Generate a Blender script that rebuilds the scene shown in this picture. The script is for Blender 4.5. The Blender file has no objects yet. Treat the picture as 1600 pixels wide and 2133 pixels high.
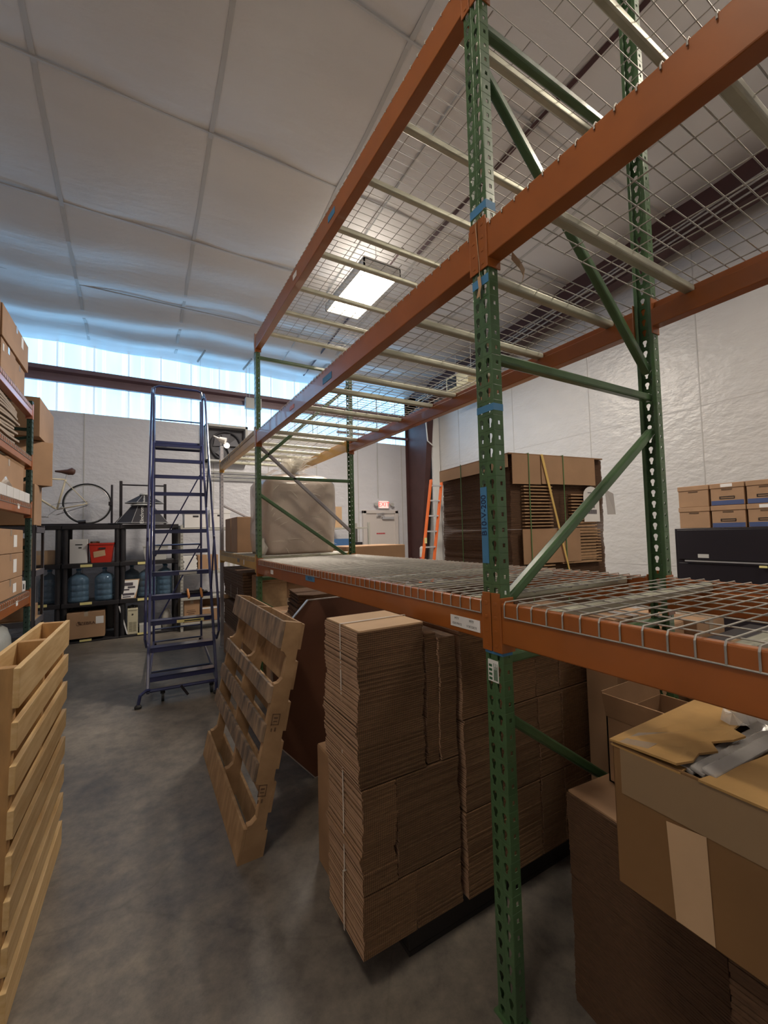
import bpy, math, random
from mathutils import Vector, Matrix
random.seed(7)
C = bpy.context.scene.collection
R = math.radians
PI = math.pi

# ------------------------------------------------------------ camera
H = 1.55
cam = bpy.data.cameras.new('camera'); camo = bpy.data.objects.new('camera', cam); C.objects.link(camo)
F, YAW, PITCH, ROLL = 873.32, .5307, .0492, -.0242
f = Vector((math.sin(YAW)*math.cos(PITCH), math.cos(YAW)*math.cos(PITCH), math.sin(PITCH)))
r0 = Vector((math.cos(YAW), -math.sin(YAW), 0)); u0 = r0.cross(f)
rr = math.cos(ROLL)*r0 + math.sin(ROLL)*u0; uu = -math.sin(ROLL)*r0 + math.cos(ROLL)*u0
m = Matrix(((rr.x, uu.x, -f.x, 0), (rr.y, uu.y, -f.y, 0), (rr.z, uu.z, -f.z, H), (0, 0, 0, 1)))
camo.matrix_world = m
cam.sensor_fit = 'HORIZONTAL'; cam.sensor_width = 36; cam.lens = F/1600*36; cam.clip_start = .02; cam.clip_end = 100
bpy.context.scene.camera = camo

# ------------------------------------------------------------ world, view, light settings
w = bpy.data.worlds.new('world'); bpy.context.scene.world = w; w.use_nodes = True
w.node_tree.nodes['Background'].inputs[0].default_value = (.55, .75, 1, 1)
w.node_tree.nodes['Background'].inputs[1].default_value = .3
vs = bpy.context.scene.view_settings
vs.view_transform = 'Standard'; vs.look = 'None'; vs.gamma = 1; vs.use_curve_mapping = False; vs.exposure = 0.62
LAMP_W = 120; STRIP_E = 2.0; LAMP_COL = (1, .90, .79)
for n_, loc, p_ in (('high_bay_light', (2.67, 5.05, 4.86), LAMP_W), ('high_bay_light', (3.6, -.6, 5.2), LAMP_W*.22),
                    ('high_bay_light', (-1.2, .2, 5.6), LAMP_W*.07)):  # last lamp is unseen, added to light the carton stack's left face
    l = bpy.data.lights.new(n_ + '_lamp', 'AREA'); l.energy = p_; l.color = LAMP_COL
    l.shape = 'RECTANGLE'; l.size = .5; l.size_y = 1.15
    lo = bpy.data.objects.new(n_ + '_lamp', l); lo.location = loc; C.objects.link(lo)
    l2 = l.copy(); l2.energy = LAMP_W*(.03 if loc[1] > 4 else .15)      # added upward lamp above each closed housing, to brighten the ceiling
    lo = bpy.data.objects.new(n_ + '_added_uplight', l2); lo.location = (loc[0], loc[1], loc[2]+.145); lo.rotation_euler = (math.pi, 0, 0); C.objects.link(lo)

# ------------------------------------------------------------ helpers
ORG = {}
class MB:
    def __init__(s): s.v = []; s.f = []
    def add(s, vs, fs):
        n = len(s.v); s.v += [tuple(q) for q in vs]; s.f += [tuple(i+n for i in t) for t in fs]; return s
    def box(s, x0, x1, y0, y1, z0, z1):
        return s.add([(x0,y0,z0),(x1,y0,z0),(x1,y1,z0),(x0,y1,z0),(x0,y0,z1),(x1,y0,z1),(x1,y1,z1),(x0,y1,z1)],
                     [(0,3,2,1),(4,5,6,7),(0,1,5,4),(1,2,6,5),(2,3,7,6),(3,0,4,7)])
    def obox(s, c, sz, M):
        c = Vector(c); a, b, d = (q/2 for q in sz)
        vs = [c + M @ Vector(q) for q in ((-a,-b,-d),(a,-b,-d),(a,b,-d),(-a,b,-d),(-a,-b,d),(a,-b,d),(a,b,d),(-a,b,d))]
        return s.add(vs, [(0,3,2,1),(4,5,6,7),(0,1,5,4),(1,2,6,5),(2,3,7,6),(3,0,4,7)])
    def tube(s, pts, r, n=8, cap=True):
        pts = [Vector(q) for q in pts]; rings = []; up = None
        for i, q in enumerate(pts):
            d = (pts[min(i+1, len(pts)-1)] - pts[max(i-1, 0)]).normalized()
            if up is None: up = Vector((0,0,1)) if abs(d.z) < .9 else Vector((0,1,0))
            a = d.cross(up).normalized(); b = a.cross(d).normalized(); up = b
            rad = r[i] if isinstance(r, (list, tuple)) else r
            rings.append([q + a*math.cos(t)*rad + b*math.sin(t)*rad for t in (2*PI*k/n for k in range(n))])
        vs = [v for g in rings for v in g]; fs = []
        for i in range(len(rings)-1):
            for k in range(n):
                fs.append((i*n+k, i*n+(k+1) % n, (i+1)*n+(k+1) % n, (i+1)*n+k))
        if cap: fs += [tuple(range(n))[::-1], tuple(range((len(rings)-1)*n, len(rings)*n))]
        return s.add(vs, fs)
    def bar(s, p0, p1, w_, h_):       # rectangular bar between two points
        p0, p1 = Vector(p0), Vector(p1); d = (p1-p0); L = d.length; d.normalize()
        up = Vector((0,0,1)) if abs(d.z) < .95 else Vector((0,1,0))
        a = d.cross(up).normalized(); b = a.cross(d)
        M = Matrix((a, d, b)).transposed()
        return s.obox((p0+p1)/2, (w_, L, h_), M)
    def lathe(s, prof, c=(0,0,0), n=24):
        vs = []; fs = []
        for (r, z) in prof:
            vs += [(c[0]+r*math.cos(2*PI*k/n), c[1]+r*math.sin(2*PI*k/n), c[2]+z) for k in range(n)]
        for i in range(len(prof)-1):
            for k in range(n): fs.append((i*n+k, i*n+(k+1) % n, (i+1)*n+(k+1) % n, (i+1)*n+k))
        fs += [tuple(range(n))[::-1], tuple(range((len(prof)-1)*n, len(prof)*n))]
        return s.add(vs, fs)
    def prism(s, poly, ax, a, b):     # poly of 2D points, extruded along axis ax from a to b
        def P(u, v, t): return {'x': (t,u,v), 'y': (u,t,v), 'z': (u,v,t)}[ax]
        n = len(poly); vs = [P(u,v,a) for u,v in poly] + [P(u,v,b) for u,v in poly]
        fs = [tuple(range(n)), tuple(range(n, 2*n))[::-1]] + [(i, i+n, (i+1) % n+n, (i+1) % n) for i in range(n)]
        return s.add(vs, fs)
    def xf(s, M): s.v = [tuple(M @ Vector(q)) for q in s.v]; return s
    def build(s, name, mt, parent=None, loc=None, bevel=0, smooth=False, solid=0, seg=2):
        o0 = ORG.get(parent, (0,0,0)) if parent else (loc or s.base())
        me = bpy.data.meshes.new(name)
        me.from_pydata([(a-o0[0], b-o0[1], c-o0[2]) for a,b,c in s.v], [], s.f); me.update()
        import bmesh
        bm = bmesh.new(); bm.from_mesh(me); bmesh.ops.recalc_face_normals(bm, faces=bm.faces); bm.to_mesh(me); bm.free()
        if smooth:
            for p in me.polygons: p.use_smooth = True
        o = bpy.data.objects.new(name, me); C.objects.link(o)
        if mt: me.materials.append(mt)
        if parent: o.parent = parent
        else: o.location = o0
        ORG[o] = o0
        if solid:
            k = o.modifiers.new('solid', 'SOLIDIFY'); k.thickness = solid; k.offset = 0
        if bevel:
            k = o.modifiers.new('bevel', 'BEVEL'); k.width = bevel; k.segments = seg; k.limit_method = 'ANGLE'
        return o
    def base(s):
        xs, ys, zs = zip(*s.v); return ((min(xs)+max(xs))/2, (min(ys)+max(ys))/2, min(zs))
def bx(*a): return MB().box(*a)
def tag(o, label, cat, group=None):
    o['label'] = label; o['category'] = cat
    if group: o['group'] = group
    return o
def thing(name, loc, label, cat, group=None):
    o = bpy.data.objects.new(name, None); C.objects.link(o); o.location = loc; o.empty_display_size = .1
    ORG[o] = tuple(loc); return tag(o, label, cat, group)
def struct(o): o['kind'] = 'structure'; return o
def dup(root, off, label, rot=None, group=None):
    def cp(o, par):
        c = o.copy(); C.objects.link(c)
        if par: c.parent = par
        for ch in list(o.children): cp(ch, c)
        return c
    r = cp(root, None); r.location = Vector(root.location) + Vector(off)
    if rot is not None: r.rotation_euler = (0, 0, rot)
    r['label'] = label
    if group: r['group'] = group
    ORG[r] = tuple(r.location)
    return r
def text(name, body, size, M, mt, parent, depth=.0006, align='CENTER'):
    cu = bpy.data.curves.new(name, 'FONT'); cu.body = body; cu.size = size; cu.align_x = align; cu.align_y = 'CENTER'; cu.extrude = depth
    t = bpy.data.objects.new(name, cu); C.objects.link(t)
    dg = bpy.context.evaluated_depsgraph_get(); me = bpy.data.meshes.new_from_object(t.evaluated_get(dg))
    bpy.data.objects.remove(t)
    o0 = ORG[parent]; me.transform(Matrix.Translation((-o0[0], -o0[1], -o0[2])) @ M)
    me.materials.clear(); me.materials.append(mt)
    o = bpy.data.objects.new(name, me); C.objects.link(o); o.parent = parent; ORG[o] = o0
    return o
def face_mX(x, y, z, roll=0):   # text plane facing -X (reading towards -Y)
    return Matrix.Translation((x,y,z)) @ Matrix(((0,0,-1,0),(-1,0,0,0),(0,1,0,0),(0,0,0,1))) @ Matrix.Rotation(roll, 4, 'Z')
def face_mY(x, y, z, roll=0):   # text plane facing -Y
    return Matrix.Translation((x,y,z)) @ Matrix.Rotation(PI/2, 4, 'X') @ Matrix.Rotation(roll, 4, 'Z')

# ------------------------------------------------------------ materials
MATS = {}
def mat(name, col, rough=.6, metal=0, var=0, vscale=4, col2=None, bump=0, bscale=40, stretch=(1,1,1), trans=0, alpha=1, emit=None, estr=0, detail=4, coat=0, wave=None):
    if name in MATS: return MATS[name]
    mt = bpy.data.materials.new(name); mt.use_nodes = True; nt = mt.node_tree; N = nt.nodes; L = nt.links
    b = N['Principled BSDF']; b.inputs['Roughness'].default_value = rough; b.inputs['Metallic'].default_value = metal
    b.inputs['Base Color'].default_value = (*col, 1); b.inputs['Coat Weight'].default_value = coat
    b.inputs['Transmission Weight'].default_value = trans; b.inputs['Alpha'].default_value = alpha
    if emit: b.inputs['Emission Color'].default_value = (*emit, 1); b.inputs['Emission Strength'].default_value = estr
    tc = N.new('ShaderNodeTexCoord'); mp = N.new('ShaderNodeMapping'); mp.inputs['Scale'].default_value = stretch
    L.new(tc.outputs['Object'], mp.inputs['Vector'])
    if var or col2:
        n = N.new('ShaderNodeTexNoise'); n.inputs['Scale'].default_value = vscale; n.inputs['Detail'].default_value = detail
        L.new(mp.outputs[0], n.inputs['Vector'])
        cr = N.new('ShaderNodeValToRGB'); cr.color_ramp.elements[0].position = .35; cr.color_ramp.elements[1].position = .68
        c2 = col2 or tuple(c*(1-var) for c in col)
        cr.color_ramp.elements[0].color = (*c2, 1); cr.color_ramp.elements[1].color = (*col, 1)
        L.new(n.outputs['Fac'], cr.inputs[0]); L.new(cr.outputs[0], b.inputs['Base Color'])
    if bump:
        n2 = N.new('ShaderNodeTexNoise'); n2.inputs['Scale'].default_value = bscale; n2.inputs['Detail'].default_value = 5
        L.new(mp.outputs[0], n2.inputs['Vector'])
        bp = N.new('ShaderNodeBump'); bp.inputs['Strength'].default_value = bump; bp.inputs['Distance'].default_value = .02
        L.new(n2.outputs['Fac'], bp.inputs['Height']); L.new(bp.outputs[0], b.inputs['Normal'])
    if wave:     # (axis, scale, amount): fine corrugation stripes
        wv = N.new('ShaderNodeTexWave'); wv.bands_direction = wave[0]; wv.inputs['Scale'].default_value = wave[1]; wv.inputs['Distortion'].default_value = 1.2
        wv.inputs['Detail'].default_value = 2
        L.new(tc.outputs['Object'], wv.inputs['Vector'])
        mx = N.new('ShaderNodeMixRGB'); mx.blend_type = 'MULTIPLY'; mx.inputs[0].default_value = wave[2]
        src = b.inputs['Base Color'].links
        if src: L.new(src[0].from_socket, mx.inputs[1])
        else: mx.inputs[1].default_value = (*col, 1)
        L.new(wv.outputs['Color'], mx.inputs[2]); L.new(mx.outputs[0], b.inputs['Base Color'])
    MATS[name] = mt; return mt
orange = mat('orange_paint', (.36,.105,.018), .36, var=.14, vscale=6, coat=.25)
yellow = mat('yellow_paint', (.62,.38,.10), .4, var=.15)
green = mat('green_paint', (.075,.155,.066), .3, var=.25, vscale=9, coat=.25)
dgreen = mat('dark_green_paint', (.03,.07,.055), .4)
galv = mat('galvanised_steel', (.47,.455,.425), .55, .5, var=.18, vscale=30)
chan = mat('zinc_channel', (.47,.47,.38), .42, .35, var=.12, vscale=12)
greysteel = mat('grey_post_paint', (.36,.35,.38), .45, var=.1)
card = mat('cardboard', (.42,.255,.145), .75, var=.12, vscale=5, bump=.04, bscale=20)
cardd = mat('cardboard_brown', (.33,.19,.10), .78, var=.2, vscale=5, bump=.05, bscale=20)
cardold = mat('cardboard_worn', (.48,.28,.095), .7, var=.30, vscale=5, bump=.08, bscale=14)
cardb = mat('cardboard_worn_shaded_side', (.22,.115,.042), .7, var=.16, vscale=3, bump=.06, bscale=12)  # same worn carton as its flaps; the side's shade is in this darker colour
cardl = mat('cardboard_light', (.55,.37,.22), .75, var=.1, vscale=5)
kraft = mat('kraft_edges', (.235,.125,.058), .85, var=.3, vscale=40, stretch=(1,1,6), bump=.2, bscale=160, wave=('X',42,.45))
fold = mat('kraft_folds', (.42,.26,.165), .8, var=.15, vscale=30)
def per_object_tone(mt, lo, hi):     # each bundle came from its own batch of board
    nt = mt.node_tree; N = nt.nodes; L = nt.links; b = N['Principled BSDF']; src = b.inputs['Base Color'].links[0].from_socket
    oi = N.new('ShaderNodeObjectInfo'); mr = N.new('ShaderNodeMapRange'); mr.inputs['To Min'].default_value = lo; mr.inputs['To Max'].default_value = hi; L.new(oi.outputs['Random'], mr.inputs['Value'])
    hs = N.new('ShaderNodeHueSaturation'); L.new(mr.outputs[0], hs.inputs['Value']); L.new(src, hs.inputs['Color']); L.new(hs.outputs[0], b.inputs['Base Color'])
per_object_tone(kraft, .75, 1.2)
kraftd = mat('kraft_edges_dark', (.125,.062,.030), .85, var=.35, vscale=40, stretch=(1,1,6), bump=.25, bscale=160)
cardw = mat('white_cardboard', (.72,.71,.70), .6, var=.05)
floorm = mat('polished_concrete', (.225,.198,.165), .42, col2=(.145,.130,.115), vscale=1.1, bump=.05, bscale=14, detail=12)
def floor_detail(mt):
    nt = mt.node_tree; N = nt.nodes; L = nt.links; b = N['Principled BSDF']
    src = b.inputs['Base Color'].links[0].from_socket
    tc = N.new('ShaderNodeTexCoord')
    a = N.new('ShaderNodeTexNoise'); a.inputs['Scale'].default_value = 9; a.inputs['Detail'].default_value = 12; a.inputs['Roughness'].default_value = .75; L.new(tc.outputs['Object'], a.inputs['Vector'])
    r = N.new('ShaderNodeValToRGB'); r.color_ramp.elements[0].position = .36; r.color_ramp.elements[0].color = (.62,.62,.64,1); r.color_ramp.elements[1].position = .66; r.color_ramp.elements[1].color = (1.25,1.22,1.18,1)
    L.new(a.outputs['Fac'], r.inputs[0])
    m1 = N.new('ShaderNodeMixRGB'); m1.blend_type = 'MULTIPLY'; m1.inputs[0].default_value = 1; L.new(src, m1.inputs[1]); L.new(r.outputs[0], m1.inputs[2])
    v = N.new('ShaderNodeTexVoronoi'); v.feature = 'DISTANCE_TO_EDGE'; v.inputs['Scale'].default_value = .55
    w_ = N.new('ShaderNodeTexNoise'); w_.inputs['Scale'].default_value = 3; w_.inputs['Detail'].default_value = 6; L.new(tc.outputs['Object'], w_.inputs['Vector'])
    mx = N.new('ShaderNodeMixRGB'); mx.inputs[0].default_value = .18; L.new(tc.outputs['Object'], mx.inputs[1]); L.new(w_.outputs['Color'], mx.inputs[2]); L.new(mx.outputs[0], v.inputs['Vector'])
    c = N.new('ShaderNodeValToRGB'); c.color_ramp.elements[0].position = .0; c.color_ramp.elements[0].color = (.55,.53,.5,1); c.color_ramp.elements[1].position = .004; c.color_ramp.elements[1].color = (1,1,1,1); L.new(v.outputs['Distance'], c.inputs[0])
    m2 = N.new('ShaderNodeMixRGB'); m2.blend_type = 'MULTIPLY'; m2.inputs[0].default_value = .3; L.new(m1.outputs[0], m2.inputs[1]); L.new(c.outputs[0], m2.inputs[2]); L.new(m2.outputs[0], b.inputs['Base Color'])
    rr_ = N.new('ShaderNodeMapRange'); rr_.inputs['To Min'].default_value = .30; rr_.inputs['To Max'].default_value = .62; L.new(a.outputs['Fac'], rr_.inputs['Value']); L.new(rr_.outputs[0], b.inputs['Roughness'])
floor_detail(floorm)
wallm = mat('vinyl_wall_insulation', (.70,.70,.74), .30, var=.05, vscale=2, bump=.75, bscale=7, stretch=(1,1,1.8), detail=6)
wallr = mat('vinyl_wall_insulation_creased', (.62,.61,.60), .32, var=.05, vscale=2, bump=.65, bscale=6, stretch=(1,1.2,2.2))
ceilm = mat('vinyl_ceiling_insulation', (.72,.70,.68), .40, var=.04, vscale=1.2, bump=.28, bscale=4.5, stretch=(1,3,1))
tapem = mat('seam_tape', (.53,.52,.50), .5)
maroon = mat('maroon_primer', (.085,.035,.032), .5, var=.2)
maroonl = mat('maroon_girt', (.21,.13,.145), .45, var=.12)
wood = mat('new_pine', (.72,.52,.27), .6, col2=(.60,.39,.17), vscale=5, stretch=(6,1,9), bump=.05, bscale=12)
wooddk = mat('pine_side', (.55,.32,.13), .65, var=.3, vscale=6, stretch=(5,5,1))
oldwood = mat('worn_pine', (.44,.28,.15), .7, col2=(.30,.18,.09), vscale=7, stretch=(1,3,1.2), bump=.1, bscale=18)
greywood = mat('weathered_board', (.34,.235,.155), .8, col2=(.10,.08,.07), vscale=4, stretch=(1,5,1.6), bump=.12, bscale=24, detail=8)
brownboard = mat('brown_hardboard', (.125,.05,.028), .45, var=.2, vscale=3)
alu = mat('bright_metal_edge', (.75,.72,.70), .3, .8)
navy = mat('navy_paint', (.028,.035,.115), .28, var=.12, vscale=12, coat=.4)
blackp = mat('black_plastic', (.022,.02,.024), .5, var=.25, vscale=12)
blackm = mat('black_metal', (.018,.015,.02), .35)
greyshelf = mat('grey_shelf_paint', (.10,.095,.11), .45)
lightshelf = mat('light_grey_shelf', (.42,.41,.37), .5)
water = mat('blue_polycarbonate', (.13,.24,.36), .10, var=.2, vscale=7, alpha=.62, coat=1, bump=.15, bscale=12)
white = mat('white_paint', (.78,.78,.76), .5)
paper = mat('white_paper', (.80,.79,.78), .7)
doorm = mat('door_paint', (.66,.61,.585), .5)
red = mat('red_plastic', (.55,.03,.015), .45, var=.1)
redink = mat('red_ink', (.55,.06,.08), .6)
ink = mat('black_ink', (.02,.018,.018), .6)
blueink = mat('navy_ink', (.01,.025,.09), .6)
inkb = mat('brown_ink', (.10,.05,.03), .7)
bluetape = mat('blue_masking_tape', (.07,.24,.46), .6, var=.15)
yelllabel = mat('yellow_label', (.78,.70,.30), .6)
cream = mat('cream_enamel', (.70,.62,.45), .3)
rubber = mat('black_rubber', (.02,.02,.022), .6)
leather = mat('brown_leather', (.10,.04,.025), .5)
silver = mat('silver_metal', (.62,.62,.64), .3, .6)
beige = mat('beige_plastic', (.56,.52,.38), .5)
bag = mat('foam_wrap', (.62,.52,.45), .30, var=.12, vscale=3, bump=.5, bscale=6, coat=.5)
film = mat('clear_film', (.88,.85,.78), .15, bump=.6, bscale=14, alpha=.55, coat=.6)
bagw = mat('frosted_wrap', (.50,.52,.50), .3, var=.15, bump=.4, bscale=7, coat=.4)
orangep = mat('orange_fibreglass', (.80,.16,.03), .4)
tan = mat('particle_board', (.52,.35,.20), .8, var=.15, vscale=30)
clearm = mat('clear_plastic_sheet', (.45,.43,.42), .18, alpha=.6, coat=.6, bump=.1)
tapec = mat('packing_tape', (.50,.40,.30), .25, coat=.5, var=.1)
greentwine = mat('green_strap', (.10,.20,.07), .6)
yellstrap = mat('yellow_strap', (.75,.52,.16), .6)
pinkish = mat('cream_ac_housing', (.78,.70,.45), .5)
greylt = mat('light_grey_plastic', (.50,.50,.48), .5)
seamr = mat('wall_seam', (.50,.49,.48), .5)
lampon = mat('lamp_glow', (.9,.9,.85), .4, emit=(1,.86,.66), estr=22)
exitglow = mat('exit_face', (.9,.75,.72), .4, emit=(1,.55,.5), estr=.5)
exitred = mat('exit_letters', (.8,.05,.05), .4, emit=(1,.08,.06), estr=.9)
lightboard = mat('white_board', (.78,.78,.80), .4)
# the daylight strip: corrugated translucent panels lit by the sky behind them
sky = bpy.data.materials.new('translucent_panel'); sky.use_nodes = True
N = sky.node_tree.nodes; L = sky.node_tree.links; b = N['Principled BSDF']; b.inputs['Base Color'].default_value = (.5,.62,.66,1)
tc = N.new('ShaderNodeTexCoord'); mp = N.new('ShaderNodeMapping'); mp.inputs['Scale'].default_value = (1.5,1,.16); L.new(tc.outputs['Object'], mp.inputs[0])
n = N.new('ShaderNodeTexNoise'); n.inputs['Scale'].default_value = 3; n.inputs['Detail'].default_value = 6; L.new(mp.outputs[0], n.inputs[0])
cr = N.new('ShaderNodeValToRGB'); cr.color_ramp.elements[0].position = .3; cr.color_ramp.elements[0].color = (.30,.58,.80,1)
cr.color_ramp.elements[1].position = .62; cr.color_ramp.elements[1].color = (.22,.60,.86,1); L.new(n.outputs['Fac'], cr.inputs[0])
L.new(cr.outputs[0], b.inputs['Emission Color']); cr.color_ramp.elements[0].color = (.27,.50,.80,1); cr.color_ramp.elements[1].color = (.22,.53,.86,1); b.inputs['Emission Strength'].default_value = STRIP_E

# ------------------------------------------------------------ the room
XL, XR, YB, YF = -2.6, 6.32, -4.0, 8.95
SL = -.1
def roofz(y): return 5.03 + SL*(y-9)
struct(bx(XL-.3, XR+.3, YB-.3, YF+.3, -.12, 0).build('floor', floorm))
# ceiling: insulation blanket sagging between its seams
def ceil_sag(x, y):
    k = (y-4.19)/1.5; fr = k-math.floor(k); s = math.sin(fr*PI)
    near = max(0, (y-5.6)/3.3)
    z = -.045*s**.8 - near*max(0,min(1,(8.95-y)/.7))*.055*math.sin(y*7.5+.8*math.sin(x*1.3)+x*.35) - .012*math.sin(x*4+y*1.7)
    return z
g = MB(); nx, ny = 130, 220
for j in range(ny+1):
    for i in range(nx+1):
        x = XL-.1+(XR-XL+.2)*i/nx; y = YB-.1+(YF-YB+.15)*j/ny
        g.v.append((x, y, roofz(y)+ceil_sag(x, y)))
for j in range(ny):
    for i in range(nx):
        a = j*(nx+1)+i; g.f.append((a, a+1, a+nx+2, a+nx+1))
struct(g.build('ceiling', ceilm, loc=(0,0,0), smooth=True))
struct(bx(XL-.3, XR+.3, YB-.3, YF+.3, 6.6, 6.7).build('trim_1', maroon))
tn = 1
def trim(mb, mt, **k):
    global tn
    tn += 1; return struct(mb.build('trim_%d' % tn, mt, **k))
for x in (-2.1, -.76, .60, 1.95, 3.4, 4.8):       # long seams, screwed to the purlins
    mb = MB(); ys = [YB+i*.25 for i in range(52)]
    for a, b_ in zip(ys, ys[1:]):
        za, zb = (roofz(q)+ceil_sag(x, q)-.006 for q in (a, b_))
        mb.add([(x-.02,a,za),(x+.02,a,za),(x+.02,b_,zb),(x-.02,b_,zb),(x-.02,a,za+.004),(x+.02,a,za+.004),(x+.02,b_,zb+.004),(x-.02,b_,zb+.004)],
               [(0,3,2,1),(4,5,6,7),(0,1,5,4),(1,2,6,5),(2,3,7,6),(3,0,4,7)])
    trim(mb, tapem)
for y in (-1.81, -.31, 1.19, 2.69, 4.19, 5.69, 7.19):
    z = roofz(y); trim(bx(XL, XR-.3, y-.009, y+.009, z-.02, z-.005), tapem)
struct(bx(XL, XR, YF, YF+.15, 0, 3.78).build('wall_far', wallm))
struct(bx(XR, XR+.15, YB, YF+.15, 0, 6.6).build('wall_right', wallr))
struct(bx(XL-.15, XL, YB, YF+.15, 0, 6.6).build('wall_left', wallm))
struct(bx(XL, XR, YB-.15, YB, 0, 6.6).build('wall_back', wallm))
for x in (-1.9, -.83, .25, 1.3, 2.4, 3.5, 4.55, 5.8): trim(bx(x-.008, x+.008, YF-.006, YF, 0, 3.78), tapem)
for y in (-2.2, -.6, 1.0, 2.55, 4.1, 5.7, 7.3): trim(bx(XR-.004, XR, y-.006, y+.006, 0, 5.4), seamr)
for z in (1.0, 2.05, 3.1): trim(bx(XR-.003, XR, YB, YF-.1, z-.003, z+.003), seamr)
# corrugated translucent strip
mb = MB(); x = XL; pts = []
while x < XR:
    pts += [(x, 0), (x+.19, 0), (x+.205, .03), (x+.235, .03), (x+.25, 0)]; x += .305
pts = [(a, YF+.06+b_) for a, b_ in pts]
for (a, b_), (c, d) in zip(pts, pts[1:]):
    mb.add([(a,b_,3.7),(c,d,3.7),(c,d,5.15),(a,b_,5.15)], [(0,1,2,3)])
win = struct(mb.build('window_1', sky, loc=(0,0,0)))
lapm = mat('panel_lap', (.5,.55,.6), .5, emit=(.42,.55,.66), estr=.75)
for i in range(16):                               # double layer where two panels lap, a little dimmer
    trim(bx(-2.3+i*.53, -2.3+i*.53+.03, YF+.03, YF+.045, 3.78, 5.05), lapm)
# maroon C-shaped girt crossing the strip
gp = [(8.78,4.24),(8.80,4.24),(8.80,4.27),(8.95,4.27),(8.95,4.46),(8.80,4.46),(8.80,4.50),(8.78,4.50),(8.78,4.43),(8.86,4.40),(8.86,4.33),(8.78,4.31)]
trim(MB().prism([(b_, c) for b_, c in gp], 'x', XL, 5.95), maroonl)
# rigid frame: tapered column and rafter
X0 = 6.0
col = MB()
col.add([(X0,8.93,0),(X0,8.50,0),(X0,7.90,4.65),(X0,8.93,5.05),(X0+.02,8.93,0),(X0+.02,8.50,0),(X0+.02,7.90,4.65),(X0+.02,8.93,5.05)],
        [(0,1,2,3),(7,6,5,4),(0,4,5,1),(1,5,6,2),(2,6,7,3),(3,7,4,0)])
col.bar((X0+.01,8.50,0), (X0+.01,7.90,4.65), .16, .02)
col.box(X0-.07, X0+.09, 8.92, 8.94, 0, 5.05)
trim(col, maroon)
def rb(y): return 5.39 - .0905*y
raf = MB()
ys = (YB, 8.93)
raf.add([(X0,ys[0],rb(ys[0])),(X0,ys[1],rb(ys[1])),(X0,ys[1],roofz(ys[1])),(X0,ys[0],roofz(ys[0])),(X0+.02,ys[0],rb(ys[0])),(X0+.02,ys[1],rb(ys[1])),(X0+.02,ys[1],roofz(ys[1])),(X0+.02,ys[0],roofz(ys[0]))],
        [(0,1,2,3),(7,6,5,4),(0,4,5,1),(1,5,6,2),(2,6,7,3),(3,7,4,0)])
raf.bar((X0+.01,YB,rb(YB)), (X0+.01,8.4,rb(8.4)), .18, .02)
trim(raf, maroon)
for dx, dz in ((-.12,.02), (-.17,.07), (-.15,.13)):    # conduits clipped under the rafter
    trim(MB().tube([(X0+dx,YB,rb(YB)+dz),(X0+dx,8.3,rb(8.3)+dz)], .012, 6), galv)
trim(MB().tube([(3.6,-1,roofz(-1)-.03),(3.35,4.6,roofz(4.6)-.05)], .028, 4), maroon)
trim(MB().tube([(2.55,2.6,roofz(2.6)-.05),(2.5,8.2,roofz(8.2)-.05)], .01, 6), greylt)
trim(MB().tube([(3.1,4.6,roofz(4.6)-.05),(3.1,8.6,roofz(8.6)-.05)], .02, 4), maroon)
for x in (3.43, 5.1): trim(MB().tube([(x,7.4,roofz(7.4)-.05),(x-.02,8.7,roofz(8.7)-.06),(x-.02,8.92,4.8),(x-.02,8.92,2.4 if x > 5 else 3.8)], .011, 6), greylt)
trim(MB().tube([(4.0,8.9,3.93),(5.98,8.9,3.93)], .035, 6), maroonl)
trim(MB().tube([(5.9,8.0,4.3),(5.92,7.96,3.7),(6.05,7.94,3.6)], .016, 6), white)
trim(bx(6.10, 6.3, 8.0, 8.06, 0, 4.3), white)

# exit door
dr = bx(4.72, 5.53, 8.90, 8.945, 0, 2.02).build('door_1', doorm); struct(dr)
MB().box(4.63,4.72,8.87,8.95,0,2.09).box(5.53,5.62,8.87,8.95,0,2.09).box(4.63,5.62,8.87,8.95,2.02,2.10).build('door_frame', doorm, dr, bevel=.006)
MB().box(5.15,5.48,8.84,8.90,1.88,1.94).bar((5.2,8.83,1.95),(4.95,8.80,2.0),.02,.02).bar((4.95,8.80,2.0),(5.2,8.86,2.03),.02,.02).build('door_closer', silver, dr)
MB().box(4.76,5.40,8.83,8.86,.98,1.05).box(4.78,4.84,8.84,8.90,.94,1.1).box(5.34,5.40,8.84,8.90,.94,1.1).build('push_bar', silver, dr)
sm = MB()
for i in range(9): sm.box(5.0+i*.027, 5.0+i*.027+.019, 8.894, 8.90, 1.515, 1.55)
sm.build('door_lettering', redink, dr)
ex = thing('exit_sign', (5.21,8.93,2.14), 'white exit sign with red EXIT letters and two lamp heads above the door', 'exit sign')
bx(5.06,5.36,8.88,8.94,2.14,2.34).build('sign_body', white, ex, bevel=.008)
bx(5.08,5.34,8.876,8.88,2.155,2.325).build('sign_face', exitglow, ex)
text('sign_letters', 'EXIT', .155, face_mY(5.21,8.873,2.24), exitred, ex)
for sx in (4.98, 5.44):
    MB().tube([(sx,8.84,2.24),(sx,8.90,2.24)], .045, 12).build('lamp_head', greylt, ex)

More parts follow.
